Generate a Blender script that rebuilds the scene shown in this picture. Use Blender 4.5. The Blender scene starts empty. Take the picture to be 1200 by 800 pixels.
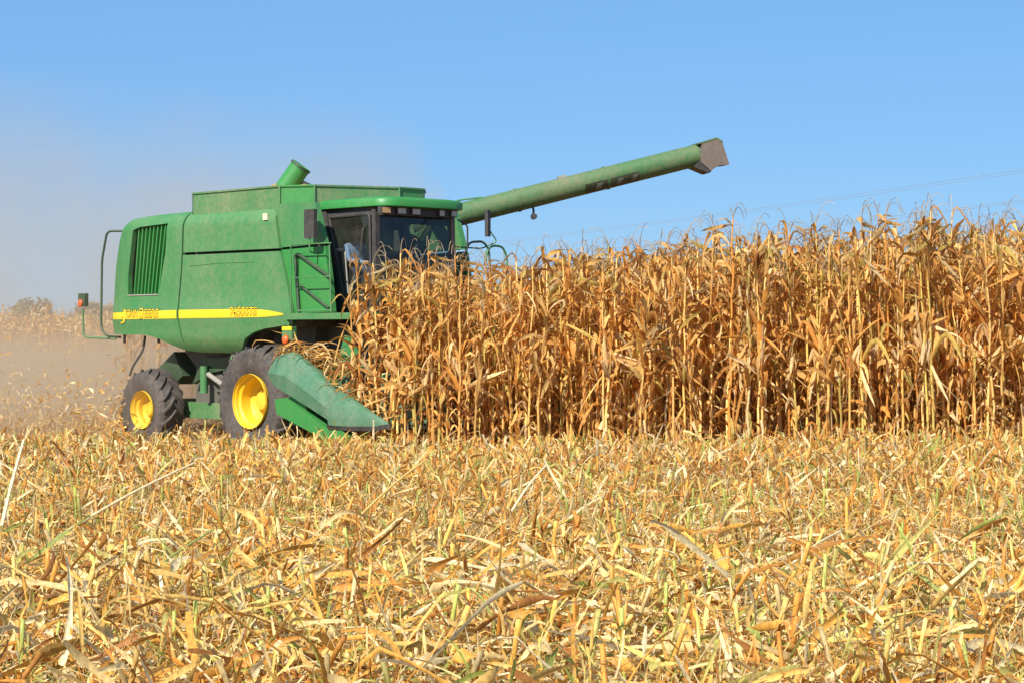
import bpy, bmesh, math, numpy as np
from mathutils import Vector, Matrix
R = math.radians
rng = np.random.default_rng(7)
# ------------------------------------------------------------------ camera
sc = bpy.context.scene
COL = sc.collection
EYE = 1.92; FPX = 2400.0
cam = bpy.data.cameras.new('camera'); camo = bpy.data.objects.new('camera', cam); COL.objects.link(camo)
camo.location = (0, 0, EYE); camo.rotation_euler = (R(90), 0, 0)
cam.sensor_width = 36; cam.lens = 72; cam.shift_y = -0.0042; cam.clip_start = .1; cam.clip_end = 6000
sc.camera = camo
# ------------------------------------------------------------------ sky, sun, exposure
SUN_EL, SUN_AZ = R(42), R(208)      # azimuth measured clockwise from +Y (north)
w = bpy.data.worlds.new('World'); sc.world = w; w.use_nodes = True
nt = w.node_tree; bg = nt.nodes['Background']
sky = nt.nodes.new('ShaderNodeTexSky'); sky.sky_type = 'NISHITA'; sky.sun_disc = False
sky.sun_elevation = SUN_EL; sky.sun_rotation = SUN_AZ
sky.air_density = 1.0; sky.dust_density = 0; sky.ozone_density = 10; sky.altitude = 0
mx = nt.nodes.new('ShaderNodeMix'); mx.data_type = 'RGBA'; mx.inputs[0].default_value = .62      # even blue air light over the model sky
mx.inputs[7].default_value = (1.55, 3.55, 6.5, 1)
nt.links.new(sky.outputs[0], mx.inputs[6]); nt.links.new(mx.outputs[2], bg.inputs[0])
bg.inputs[1].default_value = 0.085
sl = bpy.data.lights.new('sun', 'SUN'); sl.energy = 4.6; sl.angle = R(.5); sl.color = (1, .945, .85)
so = bpy.data.objects.new('sun', sl); COL.objects.link(so)
sdir = Vector((math.sin(SUN_AZ)*math.cos(SUN_EL), math.cos(SUN_AZ)*math.cos(SUN_EL), math.sin(SUN_EL)))
so.rotation_euler = sdir.to_track_quat('Z', 'Y').to_euler(); so.location = sdir*60
sc.view_settings.view_transform = 'Standard'; sc.view_settings.look = 'None'
sc.view_settings.exposure = 0.6; sc.view_settings.gamma = 1
sc.cycles.use_denoising = True
sc.cycles.max_bounces = 8; sc.cycles.transparent_max_bounces = 16
sc.cycles.volume_step_rate = 2.0; sc.cycles.volume_bounces = 1

# ------------------------------------------------------------------ frame of the machine
TH = R(46); HX, HY = math.cos(TH), -math.sin(TH); LX, LY = math.sin(TH), math.cos(TH)
OX, OY = -2.98, 34.89
def side(px, py, v):          # a point on the machine's lengthwise plane y = v
    a = (px-600)/FPX; t = (v+OX*LX+OY*LY)/(a*LX+LY); X, Y = a*t-OX, t-OY
    return (X*HX+Y*HY, v, EYE-(py-395)/FPX*t)
def front(px, py, u):         # a point on the machine's crosswise plane x = u
    a = (px-600)/FPX; t = (u+OX*HX+OY*HY)/(a*HX+HY); X, Y = a*t-OX, t-OY
    return (u, X*LX+Y*LY, EYE-(py-395)/FPX*t)
def at(px, py, Y): return ((px-600)/FPX*Y, Y, EYE-(py-395)/FPX*Y)
def gz(x, y):                 # lie of the land
    x = np.asarray(x, float); y = np.asarray(y, float)
    r = .16*np.clip((x+1)/8, 0, 1)*np.clip((y-18)/9, 0, 1)*np.clip((60-y)/20, 0, 1)
    b = (.05+.02*np.sin(x*1.7+y*.4))*np.sin(y*2*math.pi/.76+.5*np.sin(x*.6))*np.clip((27-y)/6, 0, 1) + .04*np.sin(x*.9+y*.7)*np.sin(y*.53+1.3)*np.clip((32-y)/6, 0, 1)
    s_ = .075*np.clip((y-17)/8, 0, 1)*np.clip((33.2-y)/2.5, 0, 1)
    f_ = -.17*np.exp(-((y-15.5-.25*np.sin(x*.8))/.45)**2)*np.clip((x+3.2)/1.5, 0, 1)+.05*np.exp(-((y-13.4)/.8)**2)
    return r+b+s_+f_

# ------------------------------------------------------------------ materials
def mat(name):
    m = bpy.data.materials.new(name); m.use_nodes = True
    return m, m.node_tree, m.node_tree.nodes['Principled BSDF']
def N(nt, t, **k):
    n = nt.nodes.new(t)
    for a, b in k.items(): setattr(n, a, b)
    return n
def ramp(nt, fac, stops):
    r = N(nt, 'ShaderNodeValToRGB'); e = r.color_ramp.elements
    e[0].position, e[0].color = stops[0][0], (*stops[0][1], 1); e[1].position, e[1].color = stops[-1][0], (*stops[-1][1], 1)
    for p, c in stops[1:-1]:
        x = e.new(p); x.color = (*c, 1)
    nt.links.new(fac, r.inputs[0]); return r.outputs[0]
def noise(nt, scale, detail=5, rough=.6, stretch=None, coord='Object'):
    tc = N(nt, 'ShaderNodeTexCoord'); n = N(nt, 'ShaderNodeTexNoise'); v = tc.outputs[coord]
    if stretch:
        mp = N(nt, 'ShaderNodeMapping'); mp.inputs['Scale'].default_value = stretch; nt.links.new(v, mp.inputs[0]); v = mp.outputs[0]
    nt.links.new(v, n.inputs['Vector']); n.inputs['Scale'].default_value = scale
    n.inputs['Detail'].default_value = detail; n.inputs['Roughness'].default_value = rough
    return n.outputs['Fac']
def mixc(nt, f, a, b):
    m = N(nt, 'ShaderNodeMix', data_type='RGBA')
    for s, val in ((m.inputs[0], f), (m.inputs[6], a), (m.inputs[7], b)):
        if hasattr(val, 'links') or hasattr(val, 'is_output'): nt.links.new(val, s)
        elif isinstance(val, tuple): s.default_value = (*val, 1)
        else: s.default_value = val
    return m.outputs[2]
def paint(name, base, dust=(.36, .29, .19), d0=.1, d1=.5, rough=.38, var=.25, stretch=(1, 1, .5), scale=1.6, metal=0):
    m, t, p = mat(name)
    c2 = tuple(x*(1+var) for x in base)
    col = mixc(t, noise(t, 2.2), tuple(x*(1-var) for x in base), c2)
    n1 = noise(t, scale, 8, .68, stretch); n2 = noise(t, 14, 6, .7)
    mul = N(t, 'ShaderNodeMath', operation='MULTIPLY'); t.links.new(n1, mul.inputs[0]); t.links.new(n2, mul.inputs[1])
    mr = N(t, 'ShaderNodeMapRange'); t.links.new(mul.outputs[0], mr.inputs[0])
    mr.inputs[1].default_value = .15; mr.inputs[2].default_value = .42; mr.inputs[3].default_value = d0; mr.inputs[4].default_value = d1
    t.links.new(mixc(t, mr.outputs[0], col, dust), p.inputs['Base Color'])
    rr = N(t, 'ShaderNodeMapRange'); t.links.new(mul.outputs[0], rr.inputs[0])
    rr.inputs[1].default_value = .1; rr.inputs[2].default_value = .45; rr.inputs[3].default_value = rough; rr.inputs[4].default_value = min(.9, rough+.35)
    t.links.new(rr.outputs[0], p.inputs['Roughness']); p.inputs['Metallic'].default_value = metal
    b = N(t, 'ShaderNodeBump'); b.inputs['Strength'].default_value = .08; b.inputs['Distance'].default_value = .01
    t.links.new(noise(t, 3, 3), b.inputs['Height']); t.links.new(b.outputs[0], p.inputs['Normal'])
    return m
M = {}
M['green'] = paint('green_paint', (.02, .20, .05), d0=.05, d1=.38, scale=.9, var=.12)
M['green_clean'] = paint('clean_green_paint', (.015, .22, .035), d0=.02, d1=.16, scale=.9, var=.12)
M['green_dusty'] = paint('dusty_green_paint', (.025, .19, .05), dust=(.36, .29, .18), d0=.08, d1=.62, scale=1.1)
M['green_grey'] = paint('worn_green_plastic', (.025, .17, .07), dust=(.26, .27, .21), d0=.10, d1=.62, rough=.42, scale=1.6)
M['auger_green'] = paint('weathered_auger_paint', (.022, .145, .035), dust=(.24, .2, .12), d0=.08, d1=.7, rough=.5, scale=1.0, stretch=(.6, .6, 1.5))
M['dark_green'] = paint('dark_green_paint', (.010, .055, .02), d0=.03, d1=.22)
M['yellow'] = paint('yellow_paint', (.80, .52, .01), dust=(.5, .36, .15), d0=.0, d1=.35, rough=.35, var=.06)
M['decal'] = paint('yellow_decal', (.86, .58, .012), d0=0, d1=.12, rough=.3, var=.04)
M['black'] = paint('black_frame', (.02, .02, .022), dust=(.2, .17, .13), d0=.05, d1=.35, rough=.5)
M['ink'] = paint('dark_outline', (.01, .022, .008), d0=0, d1=.04)
M['under'] = paint('dusty_underbody', (.04, .055, .045), dust=(.22, .18, .14), d0=.25, d1=.75, rough=.7)
M['tyre'] = paint('dusty_rubber', (.025, .025, .027), dust=(.22, .175, .14), d0=.10, d1=.65, rough=.75, scale=2.5)
M['steel'] = paint('bare_steel', (.3, .29, .27), d0=.1, d1=.6, rough=.45)
M['rust'] = paint('worn_spout', (.13, .105, .09), dust=(.24, .18, .13), d0=.1, d1=.8, rough=.7)
M['cream'] = paint('pale_sticker', (.65, .6, .42), d0=0, d1=.2)
M['orange'] = paint('orange_lens', (.85, .13, .02), d0=0, d1=.12, rough=.2)
M['lamp'] = paint('headlamp_lens', (.45, .45, .40), d0=0, d1=.4, rough=.15)
M['amber'] = paint('amber_lens', (.5, .3, .1), d0=0, d1=.3, rough=.2)
M['decal_dark'] = paint('dark_decal', (.012, .03, .014), d0=.02, d1=.25, rough=.4)
M['decal_pale'] = paint('faded_decal_mark', (.14, .16, .12), d0=.02, d1=.4, rough=.4)
M['shirt'] = paint('blue_shirt', (.16, .25, .4), d0=0, d1=.05, rough=.85)
M['trousers'] = paint('dark_trousers', (.03, .035, .06), d0=0, d1=.05, rough=.9)
M['skin'] = paint('skin', (.5, .28, .18), d0=0, d1=.0, rough=.5, var=.05)
M['hair'] = paint('dark_hair', (.03, .02, .015), d0=0, d1=.0, rough=.6)
M['seat'] = paint('seat_fabric', (.07, .07, .075), d0=0, d1=.1, rough=.9)
def glass(name, tint, refl, ior=1.5, dirt=.05):
    m, t, p = mat(name); o = t.nodes['Material Output']
    tr = N(t, 'ShaderNodeBsdfTransparent'); tr.inputs[0].default_value = (*tint, 1)
    g = N(t, 'ShaderNodeBsdfGlossy'); g.inputs['Roughness'].default_value = .04; g.inputs[0].default_value = (.9, .95, 1, 1)
    d = N(t, 'ShaderNodeBsdfDiffuse'); d.inputs[0].default_value = (.45, .42, .36, 1)
    fr = N(t, 'ShaderNodeFresnel'); fr.inputs[0].default_value = ior
    mp = N(t, 'ShaderNodeMath', operation='ADD'); t.links.new(fr.outputs[0], mp.inputs[0]); mp.inputs[1].default_value = refl
    ge = N(t, 'ShaderNodeNewGeometry'); iv = N(t, 'ShaderNodeMath', operation='SUBTRACT'); iv.inputs[0].default_value = 1; t.links.new(ge.outputs['Backfacing'], iv.inputs[1])
    mq = N(t, 'ShaderNodeMath', operation='MULTIPLY'); t.links.new(mp.outputs[0], mq.inputs[0]); t.links.new(iv.outputs[0], mq.inputs[1]); mp = mq
    a = N(t, 'ShaderNodeMixShader'); t.links.new(mp.outputs[0], a.inputs[0]); t.links.new(tr.outputs[0], a.inputs[1]); t.links.new(g.outputs[0], a.inputs[2])
    b = N(t, 'ShaderNodeMixShader'); t.links.new(a.outputs[0], b.inputs[1]); t.links.new(d.outputs[0], b.inputs[2])
    mr = N(t, 'ShaderNodeMapRange'); t.links.new(noise(t, 5, 6), mr.inputs[0]); mr.inputs[3].default_value = 0; mr.inputs[4].default_value = dirt
    t.links.new(mr.outputs[0], b.inputs[0]); t.links.new(b.outputs[0], o.inputs[0]); return m
M['glass'] = glass('door_glass', (.93, .96, .96), .02, 1.5, .05)
M['glass_dark'] = glass('windscreen_glass', (.62, .66, .62), .0, 1.45, .03)
def straw(name, trans=.42, rough=.6, jitter=.22):
    m, t, p = mat(name); o = t.nodes['Material Output']
    at_ = N(t, 'ShaderNodeAttribute', attribute_name='col')
    oi = N(t, 'ShaderNodeObjectInfo')
    h = N(t, 'ShaderNodeHueSaturation'); t.links.new(at_.outputs['Color'], h.inputs['Color'])
    mr = N(t, 'ShaderNodeMapRange'); t.links.new(oi.outputs['Random'], mr.inputs[0]); mr.inputs[3].default_value = 1-jitter; mr.inputs[4].default_value = 1+jitter
    t.links.new(mr.outputs[0], h.inputs['Value'])
    n = noise(t, 42, 5, .75, (1, 1, .5))
    mv = N(t, 'ShaderNodeMapRange'); t.links.new(n, mv.inputs[0]); mv.inputs[1].default_value = .3; mv.inputs[2].default_value = .7; mv.inputs[3].default_value = .55; mv.inputs[4].default_value = 1.3
    vm = N(t, 'ShaderNodeVectorMath', operation='SCALE'); t.links.new(h.outputs[0], vm.inputs[0]); t.links.new(mv.outputs[0], vm.inputs['Scale'])
    t.links.new(vm.outputs[0], p.inputs['Base Color']); p.inputs['Roughness'].default_value = rough
    p.inputs['Specular IOR Level'].default_value = .35
    tr = N(t, 'ShaderNodeBsdfTranslucent'); t.links.new(vm.outputs[0], tr.inputs[0])
    mx = N(t, 'ShaderNodeMixShader'); mx.inputs[0].default_value = trans
    t.links.new(p.outputs[0], mx.inputs[1]); t.links.new(tr.outputs[0], mx.inputs[2]); t.links.new(mx.outputs[0], o.inputs[0])
    return m
M['leaf'] = straw('dry_leaf'); M['stalk'] = straw('dry_stalk', .0, .5); M['litter'] = straw('crop_litter', .34, .55, 0)
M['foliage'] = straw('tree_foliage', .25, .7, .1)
m, t, p = mat('soil'); n = noise(t, 1.3, 10, .7, None, 'Object'); n2 = noise(t, 18, 8, .75)
c = ramp(t, n, [(.3, (.14, .065, .025)), (.5, (.27, .14, .05)), (.7, (.38, .22, .08))])
t.links.new(mixc(t, ramp(t, n2, [(.35, (0, 0, 0)), (.65, (.75, .75, .75))]), c, (.42, .25, .09)), p.inputs['Base Color']); p.inputs['Roughness'].default_value = .95
b = N(t, 'ShaderNodeBump'); b.inputs['Strength'].default_value = .8; b.inputs['Distance'].default_value = .05; t.links.new(n2, b.inputs['Height']); t.links.new(b.outputs[0], p.inputs['Normal'])
M['soil'] = m
m, t, p = mat('corn_kernels'); vo = N(t, 'ShaderNodeTexVoronoi'); vo.inputs['Scale'].default_value = 60
tc = N(t, 'ShaderNodeTexCoord'); t.links.new(tc.outputs['Object'], vo.inputs['Vector'])
t.links.new(ramp(t, vo.outputs['Distance'], [(0, (.85, .5, .12)), (.6, (.4, .2, .05))]), p.inputs['Base Color']); M['grain'] = m
m, t, p = mat('weathered_pole'); t.links.new(ramp(t, noise(t, 6, 6, .6, (1, 1, .1)), [(.3, (.12, .1, .08)), (.7, (.25, .21, .17))]), p.inputs['Base Color']); M['wood'] = m
m, t, p = mat('cable'); p.inputs['Base Color'].default_value = (.3, .31, .33, 1); p.inputs['Roughness'].default_value = .6; M['cable'] = m

# ------------------------------------------------------------------ objects and mesh helpers
def tag(o, label=None, cat=None, group=None, kind=None):
    for k, val in (('label', label), ('category', cat), ('group', group), ('kind', kind)):
        if val: o[k] = val
    return o
def empty(name, loc=(0, 0, 0), rz=0):
    o = bpy.data.objects.new(name, None); COL.objects.link(o); o.location = loc; o.rotation_euler = (0, 0, rz); o.empty_display_size = .3; return o
def link(name, me, m=None, parent=None):
    if m is not None and not me.materials: me.materials.append(m)
    o = bpy.data.objects.new(name, me); COL.objects.link(o)
    if parent is not None: o.parent = parent
    return o
def fin(bm, smooth=40, bev=0, seg=2):
    if bev:
        bmesh.ops.bevel(bm, geom=[e for e in bm.edges if len(e.link_faces) == 2 and e.calc_face_angle(0) > .35], offset=bev, segments=seg, affect='EDGES', clamp_overlap=True)
    bmesh.ops.recalc_face_normals(bm, faces=bm.faces)
    me = bpy.data.meshes.new('mesh'); bm.to_mesh(me); bm.free()
    if smooth:
        me.polygons.foreach_set('use_smooth', [True]*len(me.polygons)); me.set_sharp_from_angle(angle=R(smooth))
    return me
def obj(name, bm, m, parent=None, smooth=40, bev=0, seg=2): return link(name, fin(bm, smooth, bev, seg), m, parent)
def B(): return bmesh.new()
def add_box(bm, lo, hi, mtx=None):
    vs = [bm.verts.new((x, y, z)) for x in (lo[0], hi[0]) for y in (lo[1], hi[1]) for z in (lo[2], hi[2])]
    for f in ((0, 1, 3, 2), (4, 6, 7, 5), (0, 4, 5, 1), (2, 3, 7, 6), (0, 2, 6, 4), (1, 5, 7, 3)): bm.faces.new([vs[i] for i in f])
    if mtx is not None:
        for q in vs: q.co = mtx @ q.co
    return bm
def box(lo, hi, mtx=None): return add_box(B(), lo, hi, mtx)
def add_prism(bm, pts, axis, a, b):      # polygon (two coords) extruded along axis
    def mk(p, c): return {0: (c, p[0], p[1]), 1: (p[0], c, p[1]), 2: (p[0], p[1], c)}[axis]
    A = [bm.verts.new(mk(p, a)) for p in pts]; C = [bm.verts.new(mk(p, b)) for p in pts]; n = len(pts)
    bm.faces.new(A); bm.faces.new(C[::-1])
    for i in range(n): bm.faces.new((A[i], A[(i+1) % n], C[(i+1) % n], C[i]))
    return bm
def prism(*a): return add_prism(B(), *a)
def add_loft(bm, secs, cap=True):
    rings = [[bm.verts.new(p) for p in s] for s in secs]; n = len(secs[0])
    for a, b in zip(rings, rings[1:]):
        for i in range(n): bm.faces.new((a[i], a[(i+1) % n], b[(i+1) % n], b[i]))
    if cap: bm.faces.new(rings[0][::-1]); bm.faces.new(rings[-1])
    return bm
def fillet(pts, r, n=4):
    P = [Vector(p) for p in pts]; out = [P[0]]
    for a, b, c in zip(P, P[1:], P[2:]):
        d1, d2 = (a-b), (c-b); rr = min(r, d1.length*.45, d2.length*.45); s, e = b+d1.normalized()*rr, b+d2.normalized()*rr
        for k in range(n+1):
            q = k/n; out.append(s*(1-q)**2+b*2*q*(1-q)+e*q*q)
    out.append(P[-1]); return out
def add_tube(bm, pts, r, sides=8, fil=0):
    P = fillet(pts, fil) if fil else [Vector(p) for p in pts]
    rr = r if hasattr(r, '__len__') else [r]*len(P); up = None; secs = []
    for i, p in enumerate(P):
        d = (P[min(i+1, len(P)-1)]-P[max(i-1, 0)]).normalized()
        if up is None: up = d.orthogonal().normalized()
        up = (up-d*up.dot(d)).normalized(); s = d.cross(up)
        secs.append([p+(up*math.cos(a)+s*math.sin(a))*rr[i] for a in [2*math.pi*k/sides for k in range(sides)]])
    return add_loft(bm, secs)
def tube(*a, **k): return add_tube(B(), *a, **k)
def add_lathe(bm, prof, n=48, axis=1, c=(0, 0, 0), closed=True):   # prof: (radius, along axis)
    rings = []
    for k in range(n):
        a = 2*math.pi*k/n; ca, sa = math.cos(a), math.sin(a)
        rings.append([bm.verts.new((c[0]+r*ca, c[1]+h, c[2]+r*sa) if axis == 1 else (c[0]+r*ca, c[1]+r*sa, c[2]+h)) for r, h in prof])
    m_ = len(prof)
    for k in range(n):
        a, b = rings[k], rings[(k+1) % n]
        for i in range(m_ if closed else m_-1): bm.faces.new((a[i], a[(i+1) % m_], b[(i+1) % m_], b[i]))
    return bm
def coons(left, right, bottom, top, nu, nv, vf):   # four border polylines in (u,w); vf(u,w) gives y
    def smp(pl, s):
        P = np.array(pl, float); L = np.r_[0, np.cumsum(np.hypot(*np.diff(P, axis=0).T))]; q = s*L[-1]
        return np.array([np.interp(q, L, P[:, 0]), np.interp(q, L, P[:, 1])])
    g = []
    for j in range(nv+1):
        t_ = j/nv; row = []
        for i in range(nu+1):
            s = i/nu
            p = (1-t_)*smp(bottom, s)+t_*smp(top, s)+(1-s)*smp(left, t_)+s*smp(right, t_)
            p -= (1-s)*(1-t_)*np.array(bottom[0])+s*(1-t_)*np.array(bottom[-1])+(1-s)*t_*np.array(top[0])+s*t_*np.array(top[-1])
            row.append(p)
        g.append(row)
    return g
def panel(g, vf, thick, flip=1):      # closed slab from a coons grid
    bm = B(); nv, nu = len(g), len(g[0])
    A = [[bm.verts.new((p[0], flip*vf(*p), p[1])) for p in r] for r in g]
    C = [[bm.verts.new((p[0], flip*(vf(*p)+thick), p[1])) for p in r] for r in g]
    for G in (A, C):
        for j in range(nv-1):
            for i in range(nu-1): bm.faces.new((G[j][i], G[j][i+1], G[j+1][i+1], G[j+1][i]))
    for j in range(nv-1):
        for i in (0, nu-1): bm.faces.new((A[j][i], A[j+1][i], C[j+1][i], C[j][i]))
    for i in range(nu-1):
        for j in (0, nv-1): bm.faces.new((A[j][i], A[j][i+1], C[j][i+1], C[j][i]))
    return bm
def text_me(body, size, depth, offset=0):
    cu = bpy.data.curves.new('text', 'FONT'); cu.body = body; cu.size = size; cu.extrude = depth; cu.offset = offset; cu.align_x = 'LEFT'
    o = bpy.data.objects.new('text', cu); COL.objects.link(o)
    me = bpy.data.meshes.new_from_object(o.evaluated_get(bpy.context.evaluated_depsgraph_get()))
    bpy.data.objects.remove(o); return me

# numpy strips and tubes, for leaves, litter and stalks
def strips(base, az, el, L, W, bend, fp, fa, tw0, tw, S=6, cup=.12, rag=.0, swirl=0., prof='leaf'):
    n = len(az); tk = np.linspace(0, 1, S+1)
    tm = (tk[:-1]+tk[1:])/2
    e = el[:, None]-bend[:, None]*tm**1.3-fa[:, None]*np.clip((tm-fp[:, None])/.16, 0, 1)
    a = az[:, None]+swirl*rng.normal(size=(n, 1))*tm
    d = np.stack([np.cos(e)*np.cos(a), np.cos(e)*np.sin(a), np.sin(e)], -1)
    c = np.concatenate([np.zeros((n, 1, 3)), np.cumsum(d*(L/S)[:, None, None], 1)], 1)+base[:, None, :]
    dd = np.concatenate([d[:, :1], (d[:, :-1]+d[:, 1:])/2, d[:, -1:]], 1); dd /= np.linalg.norm(dd, axis=-1, keepdims=True)+1e-9
    aa = np.concatenate([a[:, :1], a], 1); s0 = np.stack([-np.sin(aa), np.cos(aa), 0*aa], -1); n0 = np.cross(dd, s0)
    n0 /= np.linalg.norm(n0, axis=-1, keepdims=True)+1e-9
    q = tw0[:, None]+tw[:, None]*tk
    s = s0*np.cos(q)[..., None]+n0*np.sin(q)[..., None]; nn = np.cross(dd, s)
    if prof == 'leaf': pr = np.minimum(1, (tk+.12)*2.4)**.8*(1-tk**2.2)+.02
    else: pr = np.where(tk < .98, 1-.25*tk, .55)
    wd = W[:, None]*pr*(1+rag*rng.normal(size=(n, S+1))).clip(.4, 1.7)*.5
    V = np.stack([c-s*wd[..., None], c-nn*(cup*2*wd)[..., None], c+s*wd[..., None]], 2)   # n,S+1,3,3
    idx = np.arange(n*(S+1)*3).reshape(n, S+1, 3)
    F = np.stack([idx[:, :-1, :-1], idx[:, :-1, 1:], idx[:, 1:, 1:], idx[:, 1:, :-1]], -1).reshape(-1, 4)
    return V.reshape(-1, 3), F, np.repeat(np.arange(n), (S+1)*3)
def ntubes(path, rad, sides=6):
    n, S1, _ = path.shape; d = np.gradient(path, axis=1); d /= np.linalg.norm(d, axis=-1, keepdims=True)+1e-9
    ref = np.tile(np.array([.31, .95, .05]), (n, S1, 1)); s = np.cross(d, ref); s /= np.linalg.norm(s, axis=-1, keepdims=True)+1e-9; u = np.cross(d, s)
    a = np.arange(sides)*2*np.pi/sides
    V = path[:, :, None]+rad[:, :, None, None]*(s[:, :, None]*np.cos(a)[None, None, :, None]+u[:, :, None]*np.sin(a)[None, None, :, None])
    idx = np.arange(n*S1*sides).reshape(n, S1, sides); nx = np.roll(idx, -1, 2)
    F = np.stack([idx[:, :-1], nx[:, :-1], nx[:, 1:], idx[:, 1:]], -1).reshape(-1, 4)
    return V.reshape(-1, 3), F, np.repeat(np.arange(n), S1*sides)
def npmesh(parts, smooth=True):          # parts: list of (V, F, colours per vertex)
    off = 0; Vs, Fs, Cs = [], [], []
    for V, F, C in parts:
        Vs.append(V); Fs.append(F+off); Cs.append(C); off += len(V)
    V, F, C = np.concatenate(Vs), np.concatenate(Fs), np.concatenate(Cs)
    me = bpy.data.meshes.new('mesh'); me.vertices.add(len(V)); me.vertices.foreach_set('co', V.astype(np.float32).ravel())
    me.loops.add(len(F)*4); me.loops.foreach_set('vertex_index', F.astype(np.int32).ravel())
    me.polygons.add(len(F)); me.polygons.foreach_set('loop_start', np.arange(0, len(F)*4, 4, dtype=np.int32))
    ca = me.color_attributes.new('col', 'FLOAT_COLOR', 'POINT')
    ca.data.foreach_set('color', np.concatenate([C, np.ones((len(C), 1))], 1).astype(np.float32).ravel())
    if smooth: me.polygons.foreach_set('use_smooth', np.ones(len(F), bool))
    me.update(calc_edges=True); return me
PAL_CORN = np.array([[.78, .44, .12], [.70, .34, .075], [.54, .23, .045], [.82, .51, .17], [.87, .64, .31], [.62, .45, .11], [.34, .14, .035]])
PAL_LIT = np.array([[.84, .53, .15], [.80, .42, .08], [.88, .65, .28], [.66, .29, .05], [.64, .55, .15], [.92, .75, .42], [.40, .43, .09], [.46, .19, .045]])
def pick(pal, p, n):
    c = pal[rng.choice(len(pal), n, p=np.array(p)/sum(p))]; return c*(1+.16*rng.normal(size=(n, 1))).clip(.55, 1.35)

# ------------------------------------------------------------------ ground
def ground():
    xs = np.concatenate([np.linspace(-2500, -60, 14)[:-1], np.linspace(-60, 60, 121), np.linspace(60, 2500, 14)[1:]])
    ys = np.concatenate([np.linspace(-60, 6, 8)[:-1], np.linspace(6, 40, 240), np.linspace(40, 120, 30)[1:], np.linspace(120, 4000, 20)[1:]])
    X, Y = np.meshgrid(xs, ys); V = np.stack([X, Y, gz(X, Y)*(np.abs(X) < 60)-.0], -1).reshape(-1, 3)
    i = np.arange(X.size).reshape(X.shape); F = np.stack([i[:-1, :-1], i[:-1, 1:], i[1:, 1:], i[1:, :-1]], -1).reshape(-1, 4)
    o = link('ground', npmesh([(V, F, np.ones((len(V), 3))*.3)]), M['soil']); tag(o, kind='structure')
ground()

# ================================================================== the combine
comb = empty('combine_harvester', (OX, OY, 0), -TH)
tag(comb, 'large green combine harvester with yellow wheels and raised unloading auger, cutting into the standing corn', 'combine harvester')
def body_v(u, wv):
    b = -1.60
    b -= .035*math.exp(-((wv-2.30)/.22)**2)           # swelling that carries the stripe
    b -= .02*(1-((wv-3.0)/1.3)**2)
    b += .20*max(0, (wv-3.78)/.32)**2.4               # shoulder rolls in at the top
    b += .16*max(0, (1.98-wv)/.33)**2                  # and at the bottom
    b += .09*max(0, (-4.05-u)/.45)**2                  # and at the tail
    return b
bot_rear = [(-4.5, 1.98), (-4.2, 1.965), (-3.7, 1.965), (-3.3, 1.955), (-2.95, 1.885), (-2.6, 1.77), (-2.36, 1.70), (-2.24, 1.685)]
g1 = coons([(-4.5, 1.98), (-4.52, 2.25), (-4.46, 2.7), (-4.34, 3.2), (-4.18, 3.66), (-4.08, 3.86), (-3.98, 3.97), (-3.86, 4.03)],
           [(-2.24, 1.685), (-2.34, 2.2), (-2.34, 2.6), (-2.27, 3.1), (-2.25, 3.4), (-2.235, 4.09)],
           bot_rear, [(-3.86, 4.03), (-3.5, 4.06), (-3.0, 4.08), (-2.235, 4.09)], 60, 60, body_v)
g2 = coons([(-2.20, 3.375), (-2.185, 4.095)], [(.50, 3.365), (.33, 4.125)], [(-2.20, 3.375), (.50, 3.365)], [(-2.185, 4.095), (.33, 4.125)], 40, 18, body_v)
g3 = coons([(-2.195, 1.68), (-2.30, 2.2), (-2.30, 2.6), (-2.23, 3.1), (-2.21, 3.33)], [(.88, 2.13), (.83, 2.35), (.68, 2.85), (.51, 3.32)],
           [(-2.195, 1.68), (-1.9, 1.66), (-1.06, 1.65), (-.78, 1.67), (-.62, 1.75), (-.45, 1.9), (-.2, 2.0), (.1, 2.06), (.88, 2.13)],
           [(-2.21, 3.33), (.51, 3.32)], 56, 40, body_v)
def grille_cut(me):
    o = link('tmp', me); c = link('cut', fin(prism([(-3.76, 3.82), (-3.55, 3.87), (-2.70, 3.90), (-2.74, 3.4), (-2.95, 2.66), (-3.90, 2.66), (-3.9, 3.0)], 1, -2.0, -1.2), 0))
    md = o.modifiers.new('b', 'BOOLEAN'); md.object = c; md.operation = 'DIFFERENCE'; md.solver = 'EXACT'
    m2 = bpy.data.meshes.new_from_object(o.evaluated_get(bpy.context.evaluated_depsgraph_get()))
    bpy.data.objects.remove(o); bpy.data.objects.remove(c)
    m2.polygons.foreach_set('use_smooth', [True]*len(m2.polygons)); m2.set_sharp_from_angle(angle=R(35)); return m2
rear = grille_cut(fin(panel(g1, body_v, .09)))
rp = link('side_panel', rear, M['green'], comb); rp['label'] = 'curved rear side panel with slatted air intake'
up = obj('side_panel', panel(g2, body_v, .07), M['green'], comb); up['label'] = 'plain upper side panel below the grain tank'
lp = obj('side_panel', panel(g3, body_v, .07), M['green'], comb); lp['label'] = 'lower side panel with yellow stripe and arched front corner'
for g in (g1, g2, g3):
    o = obj('side_panel', panel(g, body_v, .07, -1), M['green'], comb)
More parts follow.
